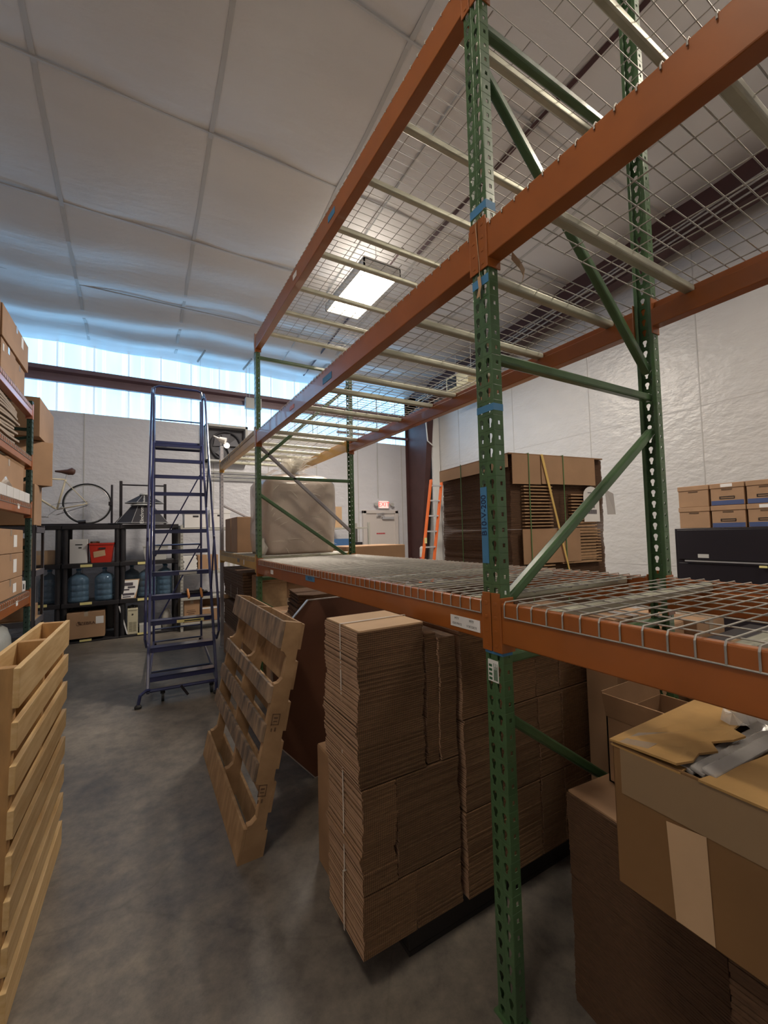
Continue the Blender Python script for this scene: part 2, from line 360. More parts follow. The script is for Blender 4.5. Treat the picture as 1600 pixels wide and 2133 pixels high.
# ------------------------------------------------------------ ceiling lights
def highbay(x, y, z, label):
    t = thing('high_bay_light', (x,y,z), label, 'ceiling light', 'high bay lights')
    MB().box(x-.27,x+.27,y-.62,y+.62,z+.09,z+.12).box(x-.27,x-.255,y-.62,y+.62,z,z+.1).box(x+.255,x+.27,y-.62,y+.62,z,z+.1).box(x-.27,x+.27,y-.62,y-.60,z,z+.1).box(x-.27,x+.27,y+.60,y+.62,z,z+.1).build('housing', white, t)
    for a, b_ in ((-.24,-.12), (-.06,.24)):
        bx(x+a,x+b_,y-.55,y+.45,z+.03,z+.05).build('lamp_tube', lampon, t)
    MB().box(x-.25,x+.25,y+.46,y+.58,z+.02,z+.04).build('end_louvre', mat('louvre_glow', (.9,.85,.7), .4, emit=(1,.9,.6), estr=3.5), t)
    for sy in (-.45, .45): MB().tube([(x,y+sy,z+.1),(x,y+sy,roofz(y+sy)-.04)], .004, 5).build('hanging_cable', silver, t)
highbay(2.67, 5.05, 4.87, 'bright rectangular high bay light hanging above the far end of the wire-decked rack')
highbay(3.6, -.6, 5.22, 'high bay light behind the camera, above the near rack bay')
highbay(-1.2, .2, 5.62, 'added unseen high bay light behind the camera, above the aisle on the left')

# ------------------------------------------------------------ pallet racking
XF = 1.006; DEP = 1.062; YA = .986; YC = YA+3.182; YE = 6.33; PW = .0762; FL = .041
Z1, Z2, Z3 = 1.315, 2.58, 3.547
def post_mesh(height, holes=True):
    m_ = MB(); P = .0508; n = int(height/P)
    def ring(outer, inner):
        k = len(inner); m_.add(list(outer)+list(inner), [(i, (i+1) % k, (i+1) % k+k, i+k) for i in range(k)])
    for i in range(n):
        z0 = i*P; zc = z0+P/2
        for s in (-1, 1):
            ya, yb = (0, PW/2) if s > 0 else (-PW/2, 0)
            out = [(0,ya+(yb-ya)*t,z0) for t in (0,1/3,2/3)] + [(0,yb,z0+P*t) for t in (0,1/3,2/3)] + [(0,yb+(ya-yb)*t,z0+P) for t in (0,1/3,2/3)] + [(0,ya,z0+P-P*t) for t in (0,1/3,2/3)]
            yc = s*PW*.25; inn = []
            for (oy, oz) in ((-.0045,-.014),(0,-.016),(.0045,-.014),(.005,-.004),(.0085,.002),(.0095,.009),(.006,.0145),(0,.0165),(-.006,.0145),(-.0095,.009),(-.0085,.002),(-.005,-.004)):
                inn.append((0, yc+oy, zc+oz))
            inn = inn[0:12]
            # align: inner starts lower-left, runs right then up, matching the outer loop
            ring(out, inn if True else inn)
        for s in (-1, 1):
            y = s*PW/2; q = .0052
            out = [(0,y,z0),(FL,y,z0),(FL,y,z0+P),(0,y,z0+P)]; c = FL*.55
            inn = [(c-q,y,zc-q*1.2),(c+q,y,zc-q*1.2),(c+q,y,zc+q*1.2),(c-q,y,zc+q*1.2)]
            ring(out, inn)
    for s in (-1, 1):
        m_.add([(FL,s*PW/2,0),(FL,s*(PW/2-.014),0),(FL,s*(PW/2-.014),n*P),(FL,s*PW/2,n*P)], [(0,1,2,3)])
    return m_
_pm = {}
def post(parent, x, y, h, flip, mt, z0=0):
    key = (h, mt.name)
    if key not in _pm:
        me = bpy.data.meshes.new('post'); q = post_mesh(h); me.from_pydata(q.v, [], q.f); me.materials.append(mt); me.update(); _pm[key] = me
    o = bpy.data.objects.new('post', _pm[key]); C.objects.link(o); o.parent = parent
    p0 = ORG[parent]; o.location = (x-p0[0], y-p0[1], z0-p0[2]); o.rotation_euler = (0,0,PI if flip else 0)
    k = o.modifiers.new('solid', 'SOLIDIFY'); k.thickness = .0022; k.offset = 0
    k = o.modifiers.new('bevel', 'BEVEL'); k.width = .003; k.segments = 2; k.limit_method = 'ANGLE'; k.angle_limit = R(60)
    ORG[o] = p0
    pl = MB().box(x-(.01 if not flip else FL+.02), x+(FL+.02 if not flip else .01), y-.05, y+.05, 0, .008).build('base_plate', mt, parent)
    return o
def frame(y, h, label, braces, xf=XF, dep=DEP, mt=green, group=None):
    t = thing('upright_frame', (xf+dep/2, y, 0), label, 'rack frame', group)
    post(t, xf, y, h, False, mt); post(t, xf+dep, y, h, True, mt)
    for b_ in braces:
        (xa, za, xb, zb) = b_[:4]; bm_ = b_[4] if len(b_) > 4 else mt
        MB().bar((xa,y,za), (xb,y,zb), .034, .034).build('brace', bm_, t, bevel=.007)
    return t
ym = YA+PW/2
xi, xo = XF+.03, XF+DEP-.03
fa = frame(ym, 4.6, 'nearest green upright frame with blue tape and a worn sticker on its front post', [
    (xi,3.345,xo,3.345), (xi,2.14,xo,2.14), (xi,1.125,xo,1.125),
    (xi,3.20,xo,2.26), (xi,1.29,xo,1.985), (xi,.945,xo,.26)])
yc_ = YC+PW/2
fc = frame(yc_, 3.6, 'green upright frame at the far end of the orange rack bay, crossed by slanted braces', [
    (xi,3.345,xo,3.345), (xi,2.13,xo,2.13), (xi,1.125,xo,1.125), (xi,2.45,xo,1.57,greysteel), (xi,1.96,xo,1.27), (xi,2.28,xo,3.2), (xi,.9,xo,.25)])
fe = frame(YE, 2.86, 'grey upright frame at the far end of the yellow-beamed rack bay', [(xi,2.0,xo,1.5), (xi,1.0,xo,1.0), (xi,.4,xo,.9)], mt=greysteel)
# tape bands and sticker on the near post
def band(y0, y1, z0, z1, side=True, name='tape_band', mt=bluetape):
    q = bx(XF-.0025, XF-.0012, y0, y1, z0, z1)
    if side: q.box(XF-.0025, XF+.042, y0-.0015, y0-.0003, z0, z1)
    q.build(name, mt, fa)
band(YA, YA+PW, 2.635, 2.665); band(YA, YA+PW, 2.38, 2.41, False); band(YA, YA+PW, 1.945, 1.968); band(YA, YA+PW, 1.145, 1.17)
band(YA+.044, YA+.074, 1.44, 1.695, False)
text('tape_writing', 'B10-V-200', .032, face_mX(XF-.0030, YA+.059, 1.60, -PI/2 + PI), blueink, fa)
q = bx(XF-.0022, XF-.0014, YA+.020, YA+.066, 1.055, 1.125).build('sticker', paper, fa)
mk = MB()
for i in range(7): mk.box(XF-.0028, XF-.0022, YA+.024+i*.0026, YA+.0255+i*.0026, 1.06, 1.115-(i % 3)*.01)
for i in range(4): mk.box(XF-.0028, XF-.0022, YA+.048, YA+.062, 1.06+i*.014, 1.068+i*.014)
mk.build('sticker_print', mat('green_ink', (.03,.12,.05), .6), fa)

def beam(y0, y1, z, h, rear, mt, label, conn=True, xf=XF, dep=DEP, group=None):
    """box beam with a step on its inner top edge, between two frames"""
    t = thing('rack_beam', ((xf if not rear else xf+dep), (y0+y1)/2, z-h), label, 'rack beam', group)
    prof = [(-.004,z),(.022,z),(.022,z-.04),(.054,z-.04),(.054,z-h),(-.004,z-h)]
    if rear: prof = [(xf+dep-a, b_) for a, b_ in prof]
    else: prof = [(xf+a, b_) for a, b_ in prof]
    MB().prism(prof, 'y', y0+.002, y1-.002).build('beam_body', mt, t, bevel=.004)
    if conn:
        for ya, s in ((y0, -1), (y1, 1)):
            if rear: c = bx(xf+dep+.003, xf+dep+.008, *sorted((ya, ya+s*.036)), z-h-.03, z+.03)
            else: c = bx(xf-.008, xf-.003, *sorted((ya, ya+s*.036)), z-h-.03, z+.03)
            xx = (xf-.008, xf+.052) if not rear else (xf+dep-.052, xf+dep+.008)
            c.box(*xx, *sorted((ya, ya-s*.005)), z-h-.03, z+.015)
            if not rear:
                for k in range(4): c.box(xf-.0095, xf-.007, ya+s*.018-.006, ya+s*.018+.006, z-h-.015+k*.045, z-h-.005+k*.045)
            c.build('end_connector', mt, t, bevel=.002)
    return t
B = {}
NY0 = -1.9     # near bay starts behind the camera
cs = [(NY0, YA, 'near'), (YA+PW, YC, 'middle')]
B['n1f'] = beam(NY0, YA, Z1, .13, False, orange, 'wide orange beam at waist height in the near bay, under the coarse wire deck at right')
B['m1f'] = beam(YA+PW, YC, Z1, .13, False, orange, 'orange front beam at waist height with white label strip, left of the near post')
B['n1r'] = beam(NY0, YA, Z1, .13, True, orange, 'orange rear beam seen through the near wire deck')
B['m1r'] = beam(YA+PW, YC, Z1, .13, True, orange, 'orange rear beam behind the middle wire deck at waist height')
B['n2f'] = beam(NY0, YA, Z2, .12, False, orange, 'orange front beam overhead, running out of the upper right corner')
B['m2f'] = beam(YA+PW, YC, Z2, .12, False, orange, 'orange front beam overhead with pale tags, left of the near post')
B['n2r'] = beam(NY0, YA, Z2, .12, True, orange, 'orange rear beam overhead at the right edge, against the white wall')
B['m2r'] = beam(YA+PW, YC, Z2, .12, True, orange, 'orange rear beam overhead, above the strapped carton bale')
B['n3f'] = beam(NY0, YA, Z3, .13, False, orange, 'orange top front beam, only its end showing at the top of the near post')
B['m3f'] = beam(YA+PW, YC, Z3, .13, False, orange, 'topmost orange front beam, rising steeply against the ceiling')
B['m3r'] = beam(YA+PW, YC, Z3, .13, True, orange, 'topmost orange rear beam, hidden behind the overhead front beam')
B['n3r'] = beam(NY0, YA, Z3, .13, True, orange, 'topmost orange rear beam of the near bay')
B['f2f'] = beam(YC+PW, YE-PW/2, Z2+.03, .12, False, yellow, 'pale yellow front beam overhead with tag slots, beside the exhaust fan')
B['f2r'] = beam(YC+PW, YE-PW/2, Z2+.03, .12, True, yellow, 'yellow rear beam overhead, above the tied foam bundle')
B['f1f'] = beam(YC+PW, YE-PW/2, Z1+.02, .12, False, yellow, 'pale yellow front beam at waist height under the two cartons')
B['f1r'] = beam(YC+PW, YE-PW/2, Z1+.02, .12, True, yellow, 'yellow rear beam at waist height behind the foam bundle')
# labels on beams
def lab(b_, y0, y1, z0, z1, mt=paper, name='label', x=XF-.0052): return bx(x-.001, x+.001, y0, y1, z0, z1).build(name, mt, B[b_])
lab('m1f', 1.08, 1.235, 1.203, 1.243)
for yy, s1 in ((1.20, '13X19X12'), (1.122, '11X13X11')):
    text('label_print', 'MTY', .012, face_mX(XF-.0064, yy, 1.233), ink, B['m1f'], .0002); text('label_print', s1, .012, face_mX(XF-.0064, yy, 1.214), ink, B['m1f'], .0002)
lab('m1f', 2.63, 2.80, 1.235, 1.268, bluetape, 'tape_tag'); lab('m1f', 3.61, 3.69, 1.215, 1.25)
text('tape_writing', 'MB7N', .03, face_mX(XF-.0064, 2.715, 1.252), blueink, B['m1f'], .0002)
lab('m2f', 2.29, 2.43, 2.49, 2.53, bluetape, 'tape_tag'); lab('m2f', 3.0, 3.1, 2.50, 2.53, mat('orange_tag', (.6,.15,.05), .5), 'tag')
lab('m3f', 2.2, 2.3, 3.46, 3.50, bluetape, 'tape_tag'); lab('m3f', 2.9, 2.98, 3.465, 3.505)
lab('f1f', 5.0, 5.12, 1.25, 1.29, mat('grey_tag', (.2,.2,.2), .5), 'tag'); lab('f1f', 4.75, 4.79, 1.235, 1.29)
for k in range(6): lab('f2f', 5.55+k*.13, 5.59+k*.13, 2.53, 2.60, mat('grey_tag', (.2,.2,.2), .5), 'slot_tag')

def deck(y0, y1, z, label, xf=XF, dep=DEP, sp=.0527, nch=4, group=None, fall=.042):
    t = thing('wire_deck', (xf+dep/2, (y0+y1)/2, z-.04), label, 'wire deck', group)
    q = MB(); n = int((y1-y0-.01)/sp); r = .0023; xa, xb = xf-.0075, xf+dep+.0075
    for i in range(n+1):
        y = y0+.005+i*sp
        q.tube([(xa,y,z-fall),(xa,y,z-.004),(xa+.006,y,z+.006),(xb-.006,y,z+.006),(xb,y,z-.004),(xb,y,z-fall)], r, 6)
    ye = y0+.005+n*sp
    for x_, zz in ([(xa, z-fall), (xb, z-fall)] if fall > .03 else []) + [(xf+.06+k*(dep-.12)/9, z+.001) for k in range(10)]:
        q.tube([(x_,y0+.005,zz),(x_,ye,zz)], r, 6)
    q.build('mesh', galv, t)
    for k in range(nch):
        y = y0 + (k+.5)*(y1-y0)/nch + (-.06 if k == 0 else .06 if k == nch-1 else 0)
        MB().box(xf+.024, xf+dep-.024, y-.018, y+.018, z-.039, z-.004).build('support_channel', chan, t, bevel=.009, seg=3)
    return t
DZ = {'1': Z1, '2': Z2, '3': Z3}
nm = {'1': 'at waist height', '2': 'overhead', '3': 'on the topmost beams'}
ySP = 2.52; FALL = {'1': .042, '2': .016, '3': .016}
for k in '123':
    deck(-.62, YA-.012, DZ[k], 'wire deck of the near bay %s%s' % (nm[k], ', right of the near post' if k != '3' else ''), fall=FALL[k])
    deck(YA+PW+.004, ySP-.01, DZ[k], 'wire deck of the middle bay %s, half nearer the taped post' % nm[k], fall=FALL[k])
    deck(ySP+.01, YC-.006, DZ[k], 'wire deck of the middle bay %s, half farther from the taped post' % nm[k], fall=FALL[k])
deck(YC+PW+.004, YE-PW/2-.02, Z2+.03, 'wire deck on the yellow beams overhead', nch=6)
deck(YC+PW+.004, YE-PW/2-.02, Z1+.02, 'wire deck on the yellow beams at waist height', nch=5)
# torn paper tag and string tied at the overhead connector
tt = thing('paper_tag', (XF+.03, YA-.06, 2.36), 'curled brown paper tag dangling under the overhead beam by the near post', 'tag')
q = MB(); pr = [(XF+.06,YA-.05,2.47),(XF+.075,YA-.07,2.43),(XF+.07,YA-.09,2.39),(XF+.05,YA-.10,2.36)]
for a, b_ in zip(pr, pr[1:]): q.add([a, b_, (b_[0]+.02,b_[1]+.022,b_[2]-.006), (a[0]+.02,a[1]+.022,a[2]-.006)], [(0,1,2,3)])
q.build('paper_strip', cardl, tt, solid=.001)
MB().tube([(XF-.012,YA+.03,2.33),(XF-.014,YA+.028,2.45),(XF-.014,YA+.04,2.60),(XF-.01,YA+.0,2.63),(XF+.05,YA-.03,2.6)], .0012, 5).build('string', cardl, tt)
q = MB(); pr = [(XF-.0125,YA+.026,2.41),(XF-.014,YA+.02,2.37),(XF-.012,YA+.034,2.34)]
for a, b_ in zip(pr, pr[1:]): q.add([a, b_, (b_[0],b_[1]+.014,b_[2]), (a[0],a[1]+.014,a[2])], [(0,1,2,3)])
q.build('torn_end', cardl, tt, solid=.001)

# ------------------------------------------------------------ cardboard builders
def sheets(x0, x1, y0, y1, z0, z1, th=.0075, jit=.004, rnd=None):
    rnd = rnd or random; q = MB(); n = max(2, int((z1-z0)/th)); th = (z1-z0)/n
    wx = wy = 0
    for i in range(n):
        wx = .93*wx + rnd.uniform(-jit, jit)*.55; wy = .9*wy + rnd.uniform(-jit, jit)*.22
        a, b_, c, d = (rnd.uniform(-jit, jit)*.5 for _ in range(4)); c *= .5
        q.box(x0+wx+a*.6, x1+wx+b_*.6, y0+wy+c*.6, y1+wy+d*.6, z0+i*th+th*.10, z0+(i+1)*th-th*.06)
    return q
def bundle(x0, x1, y0, y1, z0, z1, label, group=None, mt=kraft, top=None, straps=(), th=.0075, jit=.004, smt=None, M=None, name='carton_bundle', cat='cardboard bundle'):
    t = thing(name, ((x0+x1)/2, (y0+y1)/2, z0), label, cat, group)
    rnd = random.Random(int(abs(x0*1000)+abs(y0*100)+z0*37))
    q = sheets(x0, x1, y0, y1, z0, z1-(.006 if top else 0), th, jit, rnd)
    parts = [(q, 'flattened_cartons', mt, {})]
    if top: parts.append((bx(x0+.002, x1-.002, y0+.002, y1-.002, z1-.006, z1), 'top_sheet', top, {}))
    for s in straps:
        ax, p_ = s[0], s[1]; g_ = .007; w_ = .004
        if ax == 'x': sq = MB().box(p_-w_,p_+w_,y0-g_,y0-g_+.001,z0,z1+.004).box(p_-w_,p_+w_,y0-g_,y1+g_,z1+.003,z1+.004).box(p_-w_,p_+w_,y1+g_-.001,y1+g_,z0,z1+.004)
        else: sq = MB().box(x0-g_,x0-g_+.001,p_-w_,p_+w_,z0,z1+.004).box(x0-g_,x1+g_,p_-w_,p_+w_,z1+.003,z1+.004).box(x1+g_-.001,x1+g_,p_-w_,p_+w_,z0,z1+.004)
        parts.append((sq, 'strap', smt or mat('clear_strap', (.62,.56,.5), .3), {}))
    for q, n_, mt_, kw in parts:
        if M: q.xf(M)
        o = q.build(n_, mt_, t, **kw)
        if n_ == 'flattened_cartons' and mt_ is kraft:
            o.data.materials.append(fold)
            for p in o.data.polygons:
                if abs(p.normal.x) > .8: p.material_index = 1
    return t
def carton(x0, x1, y0, y1, z0, z1, label, mt=card, group=None, tape=True, lbl=None, M=None, name='carton', cat='cardboard box', seam='y', lm=paper):
    t = thing(name, ((x0+x1)/2, (y0+y1)/2, z0), label, cat, group)
    P = [(bx(x0,x1,y0,y1,z0,z1-.002), 'body', mt, dict(bevel=.004))]
    g_ = .0025
    if seam == 'y':
        xm = (x0+x1)/2
        P.append((MB().box(x0+.003,xm-g_,y0+.003,y1-.003,z1-.002,z1+.001).box(xm+g_,x1-.003,y0+.003,y1-.003,z1-.002,z1+.001), 'flaps', mt, {}))
        if tape: P.append((MB().box(xm-.025,xm+.025,y0-.0008,y1+.0008,z1+.001,z1+.0018).box(xm-.025,xm+.025,y0-.0012,y0-.0004,z1-.06,z1+.0018), 'tape', tapec, {}))
    else:
        ymid = (y0+y1)/2
        P.append((MB().box(x0+.003,x1-.003,y0+.003,ymid-g_,z1-.002,z1+.001).box(x0+.003,x1-.003,ymid+g_,y1-.003,z1-.002,z1+.001), 'flaps', mt, {}))
        if tape: P.append((MB().box(x0-.0008,x1+.0008,ymid-.025,ymid+.025,z1+.001,z1+.0018).box(x0-.0012,x0-.0004,ymid-.025,ymid+.025,z1-.06,z1+.0018).box(x1+.0004,x1+.0012,ymid-.025,ymid+.025,z1-.06,z1+.0018), 'tape', tapec, {}))
    for l_ in (lbl or []):       # (face, a0, a1, z0, z1)
        fc_, a0, a1, c0, c1 = l_
        if fc_ == '+x': s = bx(x1+.001, x1+.002, a0, a1, c0, c1)
        elif fc_ == '-x': s = bx(x0-.002, x0-.001, a0, a1, c0, c1)
        else: s = bx(a0, a1, y0-.002, y0-.001, c0, c1)
        P.append((s, 'label', lm, {}))
    for q, n_, mt_, kw in P:
        if M: q.xf(M)
        q.build(n_, mt_, t, **kw)
    return t

# ------------------------------------------------------------ main stack of strapped cartons on a dark pallet under the middle bay
def block_pallet(x0, x1, y0, y1, label, mt, h=.128):
    t = thing('pallet', ((x0+x1)/2,(y0+y1)/2,0), label, 'pallet')
    n = 7; w_ = (x1-x0)/n
    for i in range(n): bx(x0+i*w_+.01, x0+(i+1)*w_-.01, y0, y1, h-.018, h).build('top_board', mt, t)
    for i in range(3):
        y = y0+(y1-y0-.09)*i/2
        bx(x0, x1, y, y+.09, .02, h-.018).build('stringer', mt, t)
        bx(x0, x1, y-.0, y+.1, 0, .018).build('bottom_board', mt, t)
    return t
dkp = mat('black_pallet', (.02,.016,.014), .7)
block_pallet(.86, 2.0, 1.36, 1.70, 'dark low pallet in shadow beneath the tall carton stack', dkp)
S0, S1 = 1.31, 1.60
sp_ = 'tied bundles in the tall stack by the near post'
bundle(.655,.930,S0,S1,.68,1.212,'tallest bundle of flattened cartons, with tan top sheet, left of the near post',sp_,straps=[('y',1.45)],top=cardl,jit=.007)
bundle(.940,.994,S0+.012,S1,.68,1.16,'slim bundle of flattened cartons squeezed just right of the tallest bundle',sp_,jit=.004)
bundle(1.0,1.08,S0+.004,S1,.68,1.14,'narrow bundle of flattened cartons under the white beam label',sp_,jit=.005)
bundle(.655,.79,S0,S1,.335,.675,'middle-row bundle at the left corner of the tall stack',sp_,straps=[('y',1.45)],jit=.006)
bundle(.797,1.08,S0+.003,S1,.335,.675,'middle-row bundle second from the left corner of the tall stack',sp_)
bundle(.65,.865,S0,S1,.13,.33,'lowest bundle at the left corner of the tall stack, pointing into the aisle',sp_,straps=[('y',1.45)])
bundle(.871,1.08,S0+.002,S1,.13,.33,'lowest bundle second from the left corner of the tall stack',sp_)
for (a, b_, txt) in ((1.105,1.53,'directly behind the near green post'), (1.537,1.69,'just right of the near green post'), (1.695,2.0,'at the right end of the tall stack')):
    for (c, d, t2) in ((.13,.45,'lowest'), (.455,.80,'middle'), (.805,1.15,'topmost')):
        bundle(a,b_,S0-(.0 if d > 1 else .004),S1,c,d,'%s bundle of flattened cartons %s' % (t2, txt),sp_,jit=.005)
# second row behind the first
for (a, b_, txt) in ((.995,1.45,'left'), (1.46,2.0,'right')):
    bundle(a,b_,1.72,2.02,.0,1.05,'%s bundle in the hidden rear row of the tall carton stack' % txt,sp_,th=.02)
carton(.75,.985,1.72,1.97,.0,.54,'small brown carton peeking out left of the tall stack, lower shadow',cardd)

# ------------------------------------------------------------ octagonal brown table top leaning on cartons
t = thing('folding_table_top', (1.3,2.62,0), 'dark brown octagonal table top with bright edge standing behind the leaning pallet', 'table top')
oc = [(.98,1.115),(1.62,1.115),(1.87,.86),(1.87,.30),(1.62,.0),(.98,.0),(.735,.27),(.735,.87)]
sh = Matrix.Translation((0,2.62,0)) @ Matrix.Rotation(R(-4), 4, 'X') @ Matrix.Translation((0,-2.62,0))
MB().prism(oc,'y',2.62,2.645).xf(sh).build('panel', brownboard, t)
q = MB()
for a, b_ in zip(oc, oc[1:]+oc[:1]): q.bar((a[0],2.6325,a[1]),(b_[0],2.6325,b_[1]),.031,.006)
q.xf(sh).build('edge_band', alu, t)

# cartons behind the table top, and the far bay's floor load
gp_ = 'flat-topped cartons behind the table top'
carton(1.05,1.48,2.85,3.42,.0,.86,'tan carton nearest behind the brown table top',card,gp_,seam='x')
carton(1.50,1.95,2.85,3.42,.0,.86,'tan carton behind the right half of the table top',card,gp_,seam='x')
carton(1.05,1.48,3.44,4.05,.0,.86,'tan carton under the hexagonal folded stack, left',card,gp_,seam='x')
carton(1.50,1.95,3.44,4.05,.0,.86,'tan carton under the hexagonal folded stack, right',card,gp_,seam='x')
t = thing('folded_carton_stack', (1.4,3.6,.865), 'small stack of six-sided folded brown cartons on top of the tan cartons', 'cardboard stack')
q = MB(); rnd = random.Random(3)
for i in range(16):
    o_ = rnd.uniform(-.012,.012); a = .02*i/16
    q.prism([(1.10+a+o_,3.3),(1.20+a+o_,3.22),(1.75+o_,3.22),(1.82+o_,3.4),(1.70+o_,3.72),(1.16+a+o_,3.72)],'z',.866+i*.0125,.866+i*.0125+.0105)
q.build('flattened_cartons', kraftd, t)
carton(1.08,1.95,4.28,4.75,.0,1.12,'tall worn brown carton with pale tape, right of the far green post',cardd,lbl=[('-y',1.25,1.5,.75,.9)],lm=tapec)
bundle(1.03,1.32,4.28-.02,4.27,.0,1.10,'upright tan board standing against the far green post',mt=tan,th=.3,jit=.001,name='particle_board_panel',cat='board')
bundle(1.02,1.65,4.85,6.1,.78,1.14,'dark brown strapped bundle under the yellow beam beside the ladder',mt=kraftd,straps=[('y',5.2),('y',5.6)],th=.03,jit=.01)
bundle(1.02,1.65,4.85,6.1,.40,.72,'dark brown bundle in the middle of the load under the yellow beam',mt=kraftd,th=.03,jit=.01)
carton(1.0,1.65,4.85,6.05,.0,.39,'low brown carton beneath the dark strapped bundles by the ladder',cardd)
for y in (4.9, 5.95):
    tag(bx(1.0,1.65,y,y+.09,.725,.775).build('timber_spacer', oldwood), 'short timber spacer between dark strapped bundles, %s end' % ('nearer' if y < 5 else 'farther'), 'timber', 'timber spacers between the dark bundles')

# ------------------------------------------------------------ pallets
def lean_pallet():
    """notched-stringer pallet standing on its stringer ends, leaning away from the aisle"""
    W0, W1 = 2.135, 3.33; Hh = 1.135
    t = thing('pallet', (.45,(W0+W1)/2,0), 'weathered wooden pallet with grey boards leaning at the right of the aisle', 'pallet')
    ang = math.atan2(.235, 1.11)
    M = Matrix.Translation((.405,0,.0)) @ Matrix.Rotation(ang, 4, 'Y')
    dth = .016; sd = .089
    # local: x = thickness (0 front deck .. ), y = along, z = up the stringers
    for (a, b_, mt) in ((1.0,1.135,greywood), (.735,.815,greywood), (.55,.635,greywood), (.37,.455,greywood), (.0,.16,oldwood)):
        bx(0,dth,W0,W1,a,b_).xf(M).build('front_board', mt, t, bevel=.002)
    for (a, b_) in ((1.0,1.13), (.80,.94), (.60,.74), (.42,.55), (.22,.36), (0,.14)):
        bx(dth+sd,dth*2+sd,W0,W1,a,b_).xf(M).build('rear_board', oldwood, t, bevel=.002)
    prof = [(dth,0),(dth+sd,0),(dth+sd,Hh),(dth,Hh)]
    def notch(z0, z1):   # notch cut from the front side
        d = .038; r = .03
        return [(dth,z1),(dth+d*.5,z1-.006),(dth+d,z1-r),(dth+d,z0+r),(dth+d*.5,z0+.006),(dth,z0)]
    pr = [(dth,0),(dth+sd,0),(dth+sd,Hh),(dth,Hh)] + notch(.825,.99) + notch(.17,.36)
    for i, y in enumerate((W0, (W0+W1)/2-.019, W1-.038)):
        q = MB().prism([(a,b_) for a,b_ in pr],'y',y,y+.038).xf(M)
        s = q.build('stringer', oldwood, t)
        if i == 0:
            mk = MB()
            for c in (.63, .30):
                mk.box(dth+.02,dth+.06,W0-.0012,W0-.0004,c,c+.004).box(dth+.02,dth+.06,W0-.0012,W0-.0004,c+.05,c+.054).box(dth+.02,dth+.024,W0-.0012,W0-.0004,c,c+.054).box(dth+.056,dth+.06,W0-.0012,W0-.0004,c,c+.054)
                mk.box(dth+.03,dth+.05,W0-.0012,W0-.0004,c+.015,c+.02).box(dth+.03,dth+.05,W0-.0012,W0-.0004,c+.03,c+.038).box(dth+.025,dth+.03,W0-.0012,W0-.0004,c-.03,c-.015).box(dth+.042,dth+.05,W0-.0012,W0-.0004,c-.03,c-.012)
            mk.xf(M).build('heat_stamp', mat('stamp_ink', (.14,.08,.045), .8), s)
    return t
lean_pallet()
def new_pallet():
    t = thing('pallet', (-.42,2.28,0), 'fresh pale pine pallet standing on edge at the left of the aisle', 'pallet')
    Y0, Y1 = 1.84, 2.78
    Mr = Matrix.Translation((-.355,Y0,0)) @ Matrix.Rotation(R(-1.6), 4, 'Z') @ Matrix.Translation((.355,-Y0,0))
    M = Mr @ Matrix.Translation((-.36,0,0)) @ Matrix.Rotation(R(1.2), 4, 'Y') @ Matrix.Translation((.36,0,0))
    xs = -.36
    for (a, b_) in ((1.0,1.13),(.865,.955),(.725,.815),(.585,.675),(.445,.535),(.305,.395),(.165,.255),(.0,.115)):
        bx(xs-.018,xs,Y0,Y1,a,b_).xf(M).build('front_board', wood, t, bevel=.002)
    for (a, b_) in ((1.0,1.13),(.80,.93),(.56,.69),(.3,.43),(0,.13)):
        bx(xs-.125,xs-.107,Y0,Y1,a,b_).xf(M).build('rear_board', wood, t, bevel=.002)
    for y in (Y0+.015, (Y0+Y1)/2-.02, Y1-.055):
        bx(xs-.107,xs-.018,y,y+.038,0,1.13).xf(M).build('stringer', wooddk, t, bevel=.002)
new_pallet()

